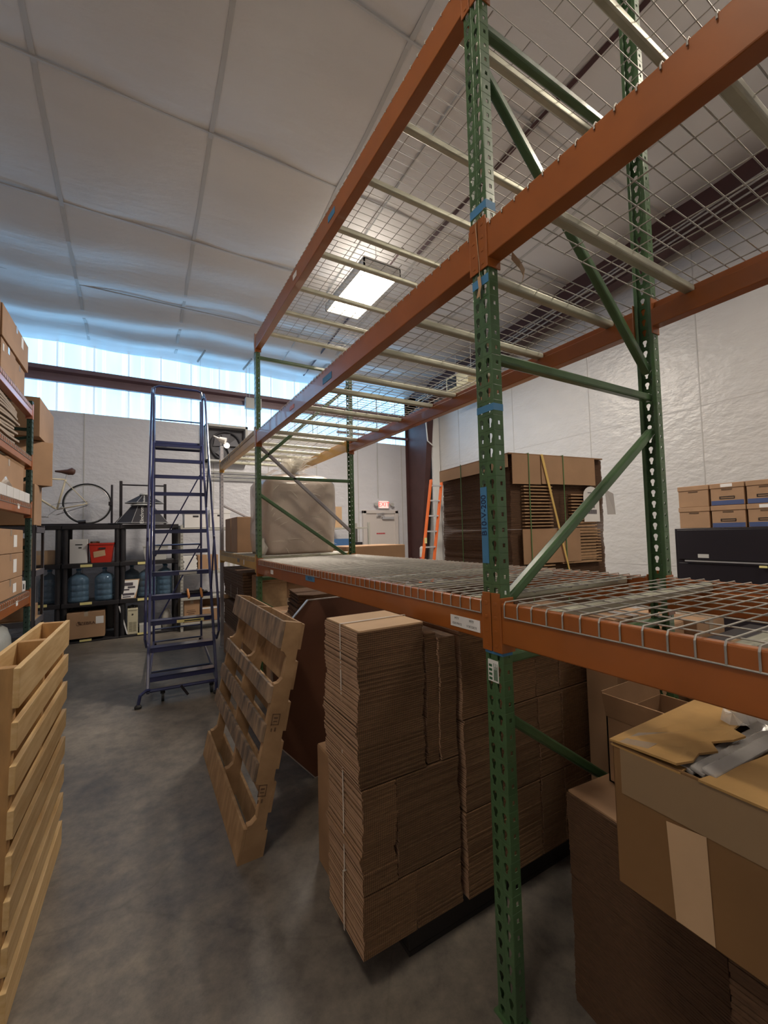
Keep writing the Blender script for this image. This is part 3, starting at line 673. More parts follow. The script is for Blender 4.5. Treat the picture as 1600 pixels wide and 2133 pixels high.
# ------------------------------------------------------------ near bay, lower right
gb = 'dark bundles under the big worn carton'
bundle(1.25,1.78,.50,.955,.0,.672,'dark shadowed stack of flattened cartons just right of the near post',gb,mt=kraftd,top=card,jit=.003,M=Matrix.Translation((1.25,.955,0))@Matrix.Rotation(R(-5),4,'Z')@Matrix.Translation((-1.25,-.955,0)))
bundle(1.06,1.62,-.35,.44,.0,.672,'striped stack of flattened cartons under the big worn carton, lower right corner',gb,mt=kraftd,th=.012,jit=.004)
def old_carton():
    x0,x1,y0,y1,z0,z1 = 1.03,1.52,-.02,.65,.675,1.012
    t = thing('carton', ((x0+x1)/2,(y0+y1)/2,z0), 'big worn brown carton with torn taped top and pale tape strip, at the lower right', 'cardboard box')
    q = bx(x0,x1,y0,y1,z0,z0+.006)
    q.box(x0,x0+.006,y0,y1,z0,z1).box(x1-.006,x1,y0,y1,z0,z1).box(x0,x1,y0,y0+.006,z0,z1).box(x0,x1,y1-.006,y1,z0,z1)
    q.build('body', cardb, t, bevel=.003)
    # far flap: broad, torn edge
    e = [(x0-.004,y1+.004),(x0-.006,y1-.15),(x0+.05,y1-.158),(x0+.10,y1-.148),(x0+.14,y1-.17),(x0+.17,y1-.145),(x0+.21,y1-.175),(x0+.25,y1-.185),(x0+.28,y1-.15),(x0+.34,y1-.14),(x1,y1-.13),(x1,y1+.004)]
    f1 = MB().prism(e,'z',z1+.002,z1+.007)
    f1.v = [(a,b_,c+.02*max(0,(y1-b_)/.25)*(.5+.5*math.sin(a*21))) for a,b_,c in f1.v]
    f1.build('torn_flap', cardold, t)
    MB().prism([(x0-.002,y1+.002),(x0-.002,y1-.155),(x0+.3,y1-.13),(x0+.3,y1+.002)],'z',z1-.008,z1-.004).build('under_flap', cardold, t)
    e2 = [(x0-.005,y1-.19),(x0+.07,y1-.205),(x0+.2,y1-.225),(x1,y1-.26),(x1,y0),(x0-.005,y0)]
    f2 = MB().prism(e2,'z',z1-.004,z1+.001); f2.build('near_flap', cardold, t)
    MB().prism([(x0+.0,y1-.15),(x0+.0,y1-.20),(x1,y1-.27),(x1,y1-.13)],'z',z1-.05,z1-.045).build('inner_flap', cardd, t)
    # long tape strip over the side, with a pale torn patch
    MB().box(x0-.0016,x0-.0006,y0,y1-.02,z1-.115,z1-.006).box(x0-.002,x0+.2,y1-.075,y1-.02,z1+.0075,z1+.0083).build('side_tape', mat('old_tape', (.27,.18,.10), .3, coat=.4), t)
    MB().add([(x0-.0022,y1-.12,z1-.125),(x0-.0022,y1-.198,z1-.115),(x0-.0022,y1-.203,z0+.006),(x0-.0022,y1-.13,z0+.006)],[(0,1,2,3)]).build('pale_patch', cardl, t, solid=.0008)
old_carton()
t = thing('clear_plastic_tray', (1.3,.47,1.0), 'crumpled clear plastic trays sticking out of the torn carton', 'plastic packaging')
for i in range(3):
    y = .488-i*.022
    MB().obox((1.28,y,1.004+i*.005),(.44,.030,.010),Matrix.Rotation(R(-3),3,'Z')@Matrix.Rotation(R(16),3,'X')).build('tray', clearm, t, bevel=.003)
q = MB()
for i in range(9):
    for j in range(7): q.v.append((1.34+i*.02, .42+j*.02, 1.035+.015*math.sin(i*2.1+j)+.012*random.random()))
for i in range(8):
    for j in range(6): a = i*7+j; q.f.append((a,a+1,a+8,a+7))
q.build('film', clearm, t)
def open_box(x0,x1,y0,y1,z0,z1,label,mt=cardd,flap=.12,tilt=60,M=None,sides='xXyY'):
    t = thing('open_carton', ((x0+x1)/2,(y0+y1)/2,z0), label, 'cardboard box')
    w_ = .005
    q = bx(x0,x1,y0,y1,z0,z0+w_).box(x0,x0+w_,y0,y1,z0,z1).box(x1-w_,x1,y0,y1,z0,z1).box(x0,x1,y0,y0+w_,z0,z1).box(x0,x1,y1-w_,y1,z0,z1)
    if M: q.xf(M)
    q.build('body', mt, t)
    c, s = math.cos(R(tilt)), math.sin(R(tilt))
    F = {'x': [(x0,y0,z1),(x0,y1,z1),(x0-flap*c,y1,z1+flap*s),(x0-flap*c,y0,z1+flap*s)], 'X': [(x1,y0,z1),(x1,y1,z1),(x1+flap*c,y1,z1+flap*s),(x1+flap*c,y0,z1+flap*s)],
         'y': [(x0,y0,z1),(x1,y0,z1),(x1,y0-flap*c,z1+flap*s),(x0,y0-flap*c,z1+flap*s)], 'Y': [(x0,y1,z1),(x1,y1,z1),(x1,y1+flap*c,z1+flap*s),(x0,y1+flap*c,z1+flap*s)]}
    for k in sides:
        q = MB().add(F[k], [(0,1,2,3)])
        if M: q.xf(M)
        q.build('flap', mt, t, solid=.004)
    return t
open_box(1.40,1.75,.665,.90,.68,.90,'small open dark brown carton behind the big worn carton',cardd,.08,80,sides='xY')
open_box(1.85,2.13,.46,.74,.60,.93,'open tan carton with raised flaps behind the big worn carton',cardl,.16,80,sides='xXY')
carton(1.85,2.2,1.13,1.28,.0,1.13,'tan carton with white tape standing behind the right end of the tall stack',card,lbl=[('-y',2.0,2.25,.95,1.0)])
tag(bx(1.84,2.2,.44,.76,.0,.595).build('plain_carton', cardd, bevel=.004), 'plain brown carton on the floor under the open tan carton', 'cardboard box')
# things behind the rack seen through the near deck
carton(2.25,2.62,1.20,1.60,.0,1.02,'tan carton seen through the near wire deck, left of its dark neighbour',card)
carton(2.65,2.98,1.15,1.55,.0,1.02,'tan carton seen through the near wire deck, beside the rear green post',card)
t = thing('storage_bin', (2.9,.98,0), 'black bin seen through the near wire deck', 'bin')
MB().box(2.55,3.15,.75,1.08,0,.92).build('body', blackp, t, bevel=.01); MB().box(2.53,3.17,.73,1.10,.92,.95).build('rim', blackp, t, bevel=.005)
t = thing('paper_pile', (2.7,.5,0), 'pile of pale printed sheets and grey folders seen through the near wire deck at right', 'papers')
bx(2.35,3.2,.2,.70,0,.90).build('base_box', cardd, t); q = MB(); rnd = random.Random(5)
for i in range(10):
    a = rnd.uniform(-.06,.06); q.box(2.42+a,3.1+a,.25+a*.5,.62+a*.5,.90+i*.009,.907+i*.009)
q.build('sheets', paper, t); MB().obox((2.62,.36,1.0),(.32,.2,.006),Matrix.Rotation(.5,3,'Z')).build('folder', mat('grey_green_folder', (.18,.24,.22), .5), t)

# ------------------------------------------------------------ tall strapped bale behind the rack
BM = Matrix.Translation((2.45,2.27,0)) @ Matrix.Rotation(R(-7),4,'Z')
t = thing('carton_bale', (2.95,2.75,0), 'tall bale of flattened cartons with yellow strap and shipping label behind the rack', 'cardboard bale')
def pb(mb, n_, mt_, **k): return mb.xf(BM).build(n_, mt_, t, **k)
rnd = random.Random(11)
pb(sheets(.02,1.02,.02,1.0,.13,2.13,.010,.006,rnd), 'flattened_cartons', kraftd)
pb(MB().box(0,1.0,0,1.0,0,.12), 'pallet_base', oldwood)
edge = mat('kraft_edge_light', (.50,.31,.17), .8, var=.15, vscale=30)
q = MB()
for k in range(30): q.box(.13,.42,-.012,.03,1.60-k*.026+.28,1.60-k*.026+.289)
for k in range(22): q.box(.62,.88,-.012,.03,1.82-k*.026,1.829-k*.026)
for k in range(13): q.box(.62,.90,-.014,.03,1.62-k*.026,1.629-k*.026)
for k in range(12): q.box(.5,.94,-.012,.03,1.53-k*.024,1.538-k*.024)
pb(q, 'protruding_edges', edge)
pb(MB().box(.02,.30,-.018,-.012,1.90,2.13).box(.31,.90,-.018,-.012,1.905,2.13), 'front_top_flap', card)
pb(MB().box(-.012,-.006,.0,1.0,2.03,2.13), 'side_top_flap', cardl)
pb(MB().box(.10,.70,-.016,-.011,1.28,1.55), 'lower_sheet', card)
pb(MB().box(-.01,1.0,-.015,1.0,2.13,2.14), 'top_sheet', cardd)
for xx in (.18, .54): pb(MB().box(xx-.004,xx+.004,-.022,-.019,.1,2.145).box(xx-.004,xx+.004,-.022,1.0,2.141,2.145), 'strap', greentwine)
for yy in (.25, .62): pb(MB().box(-.022,-.019,yy-.005,yy+.005,.1,2.145), 'strap', greentwine)
pb(MB().add([(.30,-.024,2.14),(.325,-.024,2.14),(.56,-.03,1.2),(.545,-.03,1.2)],[(0,1,2,3)]), 'yellow_strap', yellstrap, solid=.002)
lb = [(.75,1.60),(.93,1.60),(.93,1.82)] + [(.84+.09*math.cos(a),1.82+.075*math.sin(a)) for a in [PI*k/8 for k in range(1,8)]] + [(.75,1.82)]
pb(MB().prism(lb,'y',-.021,-.019), 'shipping_label', paper)
q = MB()
for k in range(14): q.box(.785+k*.008,.785+k*.008+(.004 if k % 3 else .006),-.023,-.021,1.665,1.70)
for k in range(6): q.box(.80+k*.013,.80+k*.013+.009,-.023,-.021,1.715,1.733)
q.box(.78,.83,-.023,-.021,1.77,1.778).box(.86,.91,-.023,-.021,1.82,1.828).box(.80,.88,-.023,-.021,1.84,1.846)
pb(q, 'label_print', mat('grey_ink', (.15,.14,.16), .6))
pb(MB().add([(1.03,-.0,1.88),(1.12,-.01,1.84),(1.15,0,1.66),(1.05,0,1.66)],[(0,1,2,3)]), 'loose_film', mat('pale_film', (.55,.52,.5), .3, alpha=.7), solid=.002)

# ------------------------------------------------------------ tied foam bundle and cartons on the yellow-beamed bay
t = thing('foam_bundle', (1.58,4.8,1.345), 'big rounded beige bundle in clear film, tied at the top, on the yellow-beamed shelf', 'wrapped bundle')
q = MB(); nu, nv = 56, 30
for j in range(nv+1):
    v = j/nv; z = 1.345+.90*v
    for i in range(nu):
        a = 2*PI*i/nu; c, s = math.cos(a), math.sin(a); p_ = .42
        ex_ = (abs(c)**p_)*(1 if c > 0 else -1); ey_ = (abs(s)**p_)*(1 if s > 0 else -1)
        pr = .93+.07*math.sin(v*PI)**.5 if v < .9 else .93*math.sqrt(max(.02,1-((v-.9)/.1)**2*.75))
        wob = 1+.012*math.sin(5*a+v*6)+.008*math.sin(9*a-v*15)
        q.v.append((1.57+.44*ex_*pr*wob, 4.82+.42*ey_*pr*wob, z))
for j in range(nv):
    for i in range(nu): q.f.append((j*nu+i, j*nu+(i+1) % nu, (j+1)*nu+(i+1) % nu, (j+1)*nu+i))
q.f.append(tuple(range(nv*nu,(nv+1)*nu))); q.f.append(tuple(range(nu))[::-1])
body = q.build('wrapped_foam', bag, t, smooth=True)
q2 = MB(); rnd = random.Random(4)
for k in range(46):
    a = rnd.uniform(0,2*PI); l = rnd.uniform(.12,.32); w_ = .05; cx, cy = 1.52, 4.70
    d = Vector((math.cos(a),math.sin(a),0)); n_ = Vector((-d.y,d.x,0)); h_ = rnd.uniform(.03,.22)
    p0 = Vector((cx,cy,2.22)); p1 = p0+d*l*.6+Vector((0,0,h_)); p2 = p1+d*l*.4+Vector((0,0,rnd.uniform(-.06,.05)))
    q2.add([p0-n_*.012,p0+n_*.012,p1+n_*w_,p1-n_*w_,p2+n_*w_*.8,p2-n_*w_*.7],[(0,1,2,3),(3,2,4,5)])
q2.build('tied_film', film, t)
q3 = MB(); rnd = random.Random(9)
for k in range(26):         # taut film creases
    x_, z_ = rnd.uniform(1.2,1.95), rnd.uniform(1.42,2.18); a = rnd.uniform(-1.3,1.3); l = rnd.uniform(.04,.16)
    q3.tube([(x_,4.398,z_),(x_+l*.5*math.cos(a),4.394,z_+l*.5*math.sin(a)+.004),(x_+l*math.cos(a),4.398,z_+l*math.sin(a))], [.0006,.003,.0006], 5)
q3.build('film_creases', mat('film_crease', (.85,.8,.72), .2, coat=1), t)
gp_ = 'cartons on the yellow-beamed shelf'
carton(1.06,1.56,5.42,5.82,1.345,1.79,'brown carton on the yellow-beamed shelf, right behind the far green post',card,gp_)
carton(1.06,1.56,5.86,6.24,1.345,1.79,'brown carton on the yellow-beamed shelf nearest the grey end post',card,gp_)
tag(MB().tube([(1.10,4.45,1.35),(1.13,4.47,1.42),(1.12,4.5,1.48),(1.15,4.5,1.52)], [.05,.06,.045,.012], 10).build('plastic_bag', film, smooth=True), 'crumpled clear plastic bag on the yellow-beamed shelf by the far post', 'plastic bag')
t = thing('clip_lamp', (1.01,YE,2.86), 'small white clip lamp on top of the grey end post', 'lamp')
MB().tube([(1.02,YE,2.86),(1.02,YE,2.93)], .012, 8).build('stem', white, t); MB().tube([(1.0,YE,2.95),(1.08,YE-.03,2.92)], [.035,.05], 12).build('head', white, t); MB().tube([(1.0,YE,2.95),(.92,YE,2.99)], [.02,.008], 8).build('tail', white, t)
carton(2.3,3.2,4.9,5.5,0,1.38,'long low tan carton behind the rack, near the exit door',card,seam='x')

# ------------------------------------------------------------ rolling ladder
t = thing('rolling_ladder', (.40,4.7,0), 'tall navy blue rolling warehouse ladder standing in the aisle', 'ladder')
LM = Matrix.Translation((.383,4.595,0)) @ Matrix.Rotation(R(-2.95),4,'Z')
def lb_(mb, n_, mt_=navy, par=None, **k): return mb.xf(LM).build(n_, mt_, par or t, **k)
Wd = .285; run = .155; rise = .2355; zb = .235
for i in range(12):
    y = i*run; z = zb+i*rise; dp = .13 if i < 11 else .36
    s = lb_(MB().box(-Wd,Wd,y,y+dp,z-.012,z).box(-Wd,Wd,y,y+.012,z-.045,z).box(-Wd,Wd,y+dp-.01,y+dp,z-.03,z), 'step', bevel=.003)
    if i == 2: lb_(MB().box(-.05,.21,y-.002,y-.0005,z-.042,z-.012), 'warning_label', yelllabel, s)
    if i == 2: lb_(MB().box(.02,.18,y-.0035,y-.002,z-.034,z-.022), 'label_print', ink, s)
    if i == 4: lb_(MB().box(-.02,.16,y-.002,y-.0005,z-.040,z-.012), 'grey_label', greylt, s)
top = zb+11*rise; yt = 11*run
for s in (-1, 1):
    x = s*(Wd+.015)
    lb_(MB().bar((x,-.03,.10),(x,yt+.02,top),.026,.045), 'side_rail', bevel=.004)
    lb_(MB().tube([(x,yt+.32,.12),(x,yt+.34,top)], .0145, 8), 'rear_leg')
    lb_(MB().tube([(x,-.03,.13),(x,yt+.32,.13)], .0145, 8), 'base_rail')
    xo_ = x+s*.012
    lb_(MB().tube([(x,.34,.52),(xo_+s*.006,.12,.50),(xo_+s*.012,-.02,.60),(xo_+s*.012,.02,.86),(xo_,yt-.30,top+.58),(xo_,yt-.10,top+.70),(xo_,yt,top+.66)], .0125, 8), 'handrail')
    for k in (3, 7): lb_(MB().tube([(x,k*run+.05,zb+k*rise),(xo_+s*.008,k*run-.10,zb+k*rise+.62)], .009, 6), 'rail_post')
    lb_(MB().tube([(x,yt+.02,top-.1),(x,yt+.02,top+.74)], .0145, 8), 'guard_post')
    lb_(MB().tube([(x,yt+.33,top),(x,yt+.33,top+.72)], .0145, 8), 'guard_post')
lb_(MB().tube([(-Wd-.015,yt+.02,top+.70),(-Wd,yt+.02,top+.755),(-Wd+.05,yt+.02,top+.775),(Wd-.05,yt+.02,top+.775),(Wd,yt+.02,top+.755),(Wd+.015,yt+.02,top+.70)], .0145, 8), 'guard_rail')
lb_(MB().tube([(-Wd,yt+.33,top+.40),(Wd,yt+.33,top+.40)], .010, 8), 'guard_rail')
lb_(MB().box(-Wd,Wd,yt+.35,yt+.356,top,top+.10), 'toe_board')
lb_(MB().tube([(-Wd,yt+.32,1.3),(Wd,yt+.32,2.45)], .010, 6), 'diagonal_brace'); lb_(MB().tube([(-Wd,yt+.32,.35),(Wd,yt+.32,1.45)], .010, 6), 'diagonal_brace')
for z in (.13, .30, 1.45): lb_(MB().tube([(-Wd,yt+.32,z),(Wd,yt+.32,z)], .011, 8), 'cross_tube')
lb_(MB().tube([(-Wd,-.03,.12),(Wd,-.03,.12)], .016, 8), 'cross_tube'); lb_(MB().tube([(-Wd,.55,.13),(Wd,.55,.13)], .011, 8), 'cross_tube')
f_ = lb_(MB().tube([(-Wd,-.03,.13),(-Wd-.03,-.05,.135),(-Wd-.075,-.08,.11),(-Wd-.09,-.09,.03)], .015, 8), 'front_foot')
lb_(MB().lathe([(.022,0),(.03,.004),(.03,.02),(.016,.035)],(-Wd-.09,-.09,0),12), 'rubber_tip', rubber, f_)
f2 = lb_(MB().tube([(Wd,-.03,.13),(Wd+.01,-.05,.11),(Wd+.01,-.06,.03)], .015, 8), 'front_foot')
lb_(MB().lathe([(.022,0),(.03,.004),(.03,.02),(.016,.035)],(Wd+.01,-.06,0),12), 'rubber_tip', rubber, f2)
for (x, y) in ((-Wd+.11,-.0), (Wd-.03,-.0), (-Wd,yt+.28), (Wd,yt+.28)):
    c = lb_(MB().box(x-.02,x+.02,y-.015,y+.015,.075,.12), 'caster_fork', blackm)
    lb_(MB().tube([(x-.012,y,.042),(x+.012,y,.042)], .041, 16), 'wheel', rubber, c)
lb_(MB().bar((-.02,-.05,.13),(.04,-.10,.05),.012,.02), 'lock_pedal', blackm)
# tool tray left on a step, with two wooden-handled tools
t2 = thing('tool_caddy', (.53,5.1,.98), 'flat black tool holder resting on a ladder step', 'tool holder')
yy = 3*run; zz = zb+3*rise
MB().box(-.0,.26,yy-.03,yy+.10,zz+.001,zz+.012).box(.04,.22,yy+.0,yy+.08,zz+.012,zz+.03).xf(LM).build('tray', blackp, t2, bevel=.003)
for k, x in enumerate((.06, .19)):
    a = thing('wooden_handled_tool', (.44+k*.13,5.05,zz), 'tool with orange wooden handle on the ladder step, %s of the pair' % ('left' if k == 0 else 'right'), 'tool', 'tools on the ladder step')
    MB().tube([(x+.01,yy-.07,zz-.045),(x+.006,yy-.05,zz-.01),(x,yy-.02,zz+.035),(x,yy,zz+.045)], [.011,.014,.012,.009], 10).xf(LM).build('handle', mat('orange_wood', (.62,.27,.09), .5), a, smooth=True)
    MB().box(x-.012,x+.012,yy,yy+.08,zz+.032,zz+.046).xf(LM).build('blade', blackm, a)

# ------------------------------------------------------------ left rack
LX, LY = -.95, 5.54; LD = 1.05
def lpost_frame(y, label):
    t = thing('upright_frame', (LX-LD/2,y,0), label, 'rack frame')
    o = post(t, LX, y, 3.0, True, dgreen); o2 = post(t, LX-LD, y, 3.0, False, dgreen)
    for (za, zb_) in ((2.70,2.70),(2.35,2.62),(1.6,2.2),(.9,1.5),(.3,.3)):
        MB().bar((LX-LD+.03,y,za),(LX-.03,y,zb_),.03,.03).build('brace', dgreen, t)
    return t
lpost_frame(LY, 'dark blue-green upright frame at the end of the left rack')
for k, (z, h, nm_) in enumerate(((2.935,.10,'topmost'), (2.41,.10,'second from the top'), (1.925,.11,'third from the top, under the small white cartons'), (1.045,.12,'lowest, above the frosted bale'))):
    o = beam(2.4, LY-PW/2, z, h, True, orange if k != 0 else mat('pale_orange_paint', (.55,.22,.15), .3), 'orange beam of the left rack, %s' % nm_, xf=LX-LD, dep=LD)
    beam(2.4, LY-PW/2, z, h, False, orange, 'rear orange beam of the left rack, %s' % nm_, xf=LX-LD, dep=LD)
    if k >= 2: bx(LX+.005, LX+.0065, 4.95, 5.02, z-.075, z-.03).build('label', paper, o)
    deck(2.4, LY-PW/2-.02, z, 'wire deck of the left rack, %s' % nm_, xf=LX-LD, dep=LD, sp=.06, nch=5)
g1 = 'cartons on top of the left rack'
carton(-1.55,-.965,4.42,4.88,2.95,3.215,'grey-brown carton on the left rack top, lower row, nearer',card,g1,seam='x',lbl=[('+x',4.46,4.50,3.12,3.18)])
carton(-1.55,-.975,4.885,5.29,2.95,3.215,'grey-brown carton on the left rack top, lower row, farther',card,g1,seam='x')
carton(-1.55,-.955,4.40,5.315,3.222,3.49,'long grey-brown carton on top of the pile on the left rack',card,g1,seam='x',lbl=[('+x',5.02,5.10,3.37,3.47)])
carton(-1.55,-.965,3.4,4.38,2.95,3.5,'tall carton on the left rack top at the frame edge',card,g1,seam='x')
t = thing('folded_carton_stack', (-1.3,4.5,2.42), 'stack of bowed flattened cartons on the second shelf of the left rack', 'cardboard stack')
q = MB(); rnd = random.Random(8)
for i in range(13):
    z = 2.445+i*.026; e_ = rnd.uniform(-.06,.05); y1 = 4.98+e_; n_ = 8
    for j in range(n_):
        ya = 3.3+(y1-3.3)*j/n_; yb = 3.3+(y1-3.3)*(j+1)/n_; za = z+.02*math.sin(j*.7+i*.4); zb2 = z+.02*math.sin((j+1)*.7+i*.4)
        q.add([(-1.6,ya,za),(-.965+e_*.2,ya,za),(-.965+e_*.2,yb,zb2),(-1.6,yb,zb2),(-1.6,ya,za+.018),(-.965+e_*.2,ya,za+.018),(-.965+e_*.2,yb,zb2+.018),(-1.6,yb,zb2+.018)],[(0,3,2,1),(4,5,6,7),(0,1,5,4),(1,2,6,5),(2,3,7,6),(3,0,4,7)])
q.build('flattened_cartons', mat('kraft_pale', (.42,.33,.25), .8, var=.2), t)
carton(-1.9,-1.25,5.05,5.42,2.425,2.80,'dim carton behind the bowed cartons on the second shelf',cardd)
carton(-1.75,-.99,4.3,5.40,1.94,2.28,'wide tan carton on the third shelf behind the small white cartons',card,seam='x')
t = None
for i in range(5):
    y0 = 4.42+i*.215+ (0 if i < 4 else .0)
    if i == 4: y1 = 5.49
    else: y1 = y0+.205
    q = bx(-.985,-.955,y0,y1,1.935,2.03).build('small_carton', cardw, bevel=.002)
    tag(q, 'small white carton on the left rack shelf, %s from the end post' % ('first','second','third','fourth','fifth')[4-i], 'small box', 'small white cartons on the left rack')
tag(MB().tube([(-1.0,4.62,2.035),(-1.02,4.75,2.08),(-1.0,4.95,2.05)], [.02,.05,.015], 8).build('plastic_bag', film, smooth=True), 'crumpled clear bag lying on the small white cartons', 'plastic bag')
g2 = 'labelled cartons stacked on the lower left shelf'
for i, (z0, z1) in enumerate(((1.06,1.215), (1.22,1.435), (1.44,1.66))):
    carton(-1.45,-.975,4.45,5.34,(1.055,1.22,1.445)[i],(1.215,1.44,1.66)[i],'labelled tan carton on the lower left shelf, %s of three' % ('bottom','middle','top')[i],card,g2,seam='x',
           lbl=[('+x',4.98,5.10,(1.09,1.27,1.50)[i],(1.17,1.39,1.61)[i])])
carton(-1.2,-.975,5.36,5.49,1.055,1.155,'small white printed carton beside the bottom labelled carton',cardw,tape=False,lbl=[('+x',5.38,5.42,1.08,1.13)],lm=ink)
t = thing('wrapped_bale', (-1.4,4.9,0), 'frosted plastic wrapped bale on the floor under the left rack', 'wrapped bundle')
q = MB(); nu, nv = 36, 14
for j in range(nv+1):
    v = j/nv; z = .86*v
    for i in range(nu):
        a = 2*PI*i/nu; c, s = math.cos(a), math.sin(a); ex_ = (abs(c)**.5)*(1 if c > 0 else -1); ey_ = (abs(s)**.5)*(1 if s > 0 else -1)
        pr = 1 if v < .8 else math.sqrt(max(.05,1-((v-.8)/.2)**2*.8)); wob = 1+.02*math.sin(7*a+v*9)
        q.v.append((-1.42+.42*ex_*pr*wob, 4.75+.68*ey_*pr*wob, z))
for j in range(nv):
    for i in range(nu): q.f.append((j*nu+i, j*nu+(i+1) % nu, (j+1)*nu+(i+1) % nu, (j+1)*nu+i))
q.f.append(tuple(range(nv*nu,(nv+1)*nu))); q.build('wrapped_body', bagw, t, smooth=True)

# ------------------------------------------------------------ dark grey corner shelving with cartons on top
t = thing('boltless_shelving', (-1.35,5.9,0), 'dark grey boltless shelving unit just past the left rack', 'shelving unit')
for x in (-.93, -1.8):
    for y in (5.68, 6.12):
        p_ = MB().box(x-.004,x,y-.018,y+.018,0,1.72).box(x-.03,x,y-.018 if y < 6 else y+.014,y-.014 if y < 6 else y+.018,0,1.72).build('post', greyshelf, t)
        if x > -1:
            h_ = MB()
            for k in range(32): h_.box(x,x+.0008,y-.005,y+.005,.06+k*.052,.085+k*.052)
            h_.build('slots', mat('slot_shadow', (.16,.15,.14), .6), p_)
for z in (.12, .70, 1.22, 1.68):
    MB().box(-1.8,-.925,5.665,5.68,z-.04,z+.02).box(-1.8,-.925,6.12,6.135,z-.04,z+.02).box(-.94,-.925,5.67,6.13,z-.04,z+.02).build('shelf_rail', greyshelf, t)
    bx(-1.79,-.94,5.68,6.12,z+.005,z+.018).build('shelf_board', tan, t)
carton(-1.45,-.955,5.72,6.10,1.722,2.16,'brown carton at the bottom of the pile on the dark corner shelving',card,lbl=None)
carton(-1.38,-.92,5.82,6.24,2.165,2.655,'brown carton in the middle of the pile on the dark corner shelving',card,M=Matrix.Translation((-1.15,6.03,0))@Matrix.Rotation(R(33),4,'Z')@Matrix.Translation((1.15,-6.03,0)))
carton(-1.5,-.915,5.68,6.52,2.665,3.09,'brown carton on top of the pile on the dark corner shelving',card)
carton(-1.5,-.98,5.72,6.0,1.245,1.58,'brown carton on the upper shelf of the dark corner unit',card,tape=False)
carton(-1.45,-.97,5.72,6.08,.722,.86,'flat open brown box on the lower shelf of the dark corner unit',card)
carton(-1.4,-1.0,5.72,6.05,.865,1.02,'smaller brown box resting on the flat box in the dark corner unit',cardd)

# ------------------------------------------------------------ black plastic shelving along the far wall
def black_unit(x0, x1, label, zs=(.03,.60,1.19,1.78), y0=7.85, y1=8.45):
    t = thing('plastic_shelving', ((x0+x1)/2,(y0+y1)/2,0), label, 'shelving unit', 'black plastic shelving units')
    for z in zs:
        MB().box(x0,x1,y0,y1,z-.065 if z > .1 else 0,z).build('shelf', blackp, t, bevel=.006)
    for x in (x0+.035, x1-.035):
        for y in (y0+.05, y1-.05): MB().tube([(x,y,0),(x,y,zs[-1]-.01)], .034, 12).build('post', blackp, t)
    return t
u1 = black_unit(-1.85,-1.0,'black plastic shelving unit in the far left corner')
u2 = black_unit(-.985,-.255,'black plastic shelving unit under the bicycle wheel')
u3 = black_unit(-.25,.585,'black plastic shelving unit under the photo softboxes')
for u, x, zs in ((u2,-.757,(1.155,.585,.02)), (u3,-.006,(1.155,.575,.02)), (u1,-1.3,(.60,))):
    for z in zs: bx(x,x+.15,7.846,7.849,z-.02 if z > .1 else .018,z+.02 if z > .1 else .05).build('yellow_label', yelllabel, u)

def jug(x, y, z, label):
    t = thing('water_jug', (x,y,z), label, 'water jug', 'blue water jugs')
    prof = [(.115,0),(.13,.012),(.134,.03),(.134,.07),(.128,.078),(.134,.086),(.134,.155),(.128,.163),(.134,.171),(.134,.25),(.128,.258),(.134,.266),(.134,.33),(.125,.365),(.095,.40),(.055,.425),(.030,.44),(.027,.475),(.032,.48),(.032,.495),(.02,.497)]
    MB().lathe(prof,(x,y,z),28).build('jug_body', water, t, smooth=True)
    MB().lathe([(.033,.478),(.034,.50),(.02,.505)],(x,y,z),16).build('neck_ring', mat('blue_cap', (.05,.16,.30), .4), t)
zz = .604
for x, y, l in ((-1.16,8.12,'blue water jug at the left shelf end, half hidden by the corner shelving'), (-.79,8.0,'blue water jug on the shelf below the white box'), (-.455,8.0,'blue water jug on the shelf below the red crate'),
                (-.09,8.28,'blue water jug in the back of the shelf right of the flyer box'), (.13,8.03,'blue water jug right of the flyer box, nearest the ladder rail'), (.40,8.03,'blue water jug seen between the ladder rails'), (.40,8.31,'blue water jug in the back row behind the ladder')):
    jug(x, y, zz, l)
carton(-.90,-.675,7.92,8.12,1.193,1.56,'white box with small black print on the black shelving',cardw,tape=False,lbl=[('-y',-.83,-.74,1.47,1.485),('-y',-.79,-.75,1.42,1.44)],lm=ink)
carton(-.66,-.55,8.15,8.4,1.193,1.52,'narrow brown carton behind the white box',cardd)
t = thing('crate', (-.48,8.0,1.193), 'red plastic crate with a pale paper label on the black shelving', 'crate')
q = MB().add([(-.62,7.9,1.195),(-.37,7.9,1.195),(-.37,8.2,1.195),(-.62,8.2,1.195),(-.655,7.88,1.49),(-.335,7.88,1.49),(-.335,8.22,1.49),(-.655,8.22,1.49)],[(0,3,2,1),(0,1,5,4),(1,2,6,5),(2,3,7,6),(3,0,4,7)])
q.build('crate_body', red, t, solid=.006)
MB().box(-.665,-.31,7.868,7.882,1.47,1.495).box(-.665,-.31,8.218,8.232,1.47,1.495).box(-.665,-.65,7.868,8.232,1.47,1.495).box(-.325,-.31,7.868,8.232,1.47,1.495).build('rim', red, t)
MB().box(-.53,-.44,7.872,7.876,1.40,1.425).build('handle_slot', ink, t)
MB().add([(-.60,7.883,1.36),(-.45,7.885,1.39),(-.44,7.888,1.30),(-.59,7.889,1.27)],[(0,1,2,3)]).build('paper_label', cardl, t, solid=.003)
carton(-1.45,-1.07,7.95,8.3,1.193,1.40,'tan carton in the far left corner of the black shelving',cardl)
t = thing('clear_bin', (.3,8.0,1.193), 'pale translucent bin on the black shelving behind the ladder rail', 'bin')
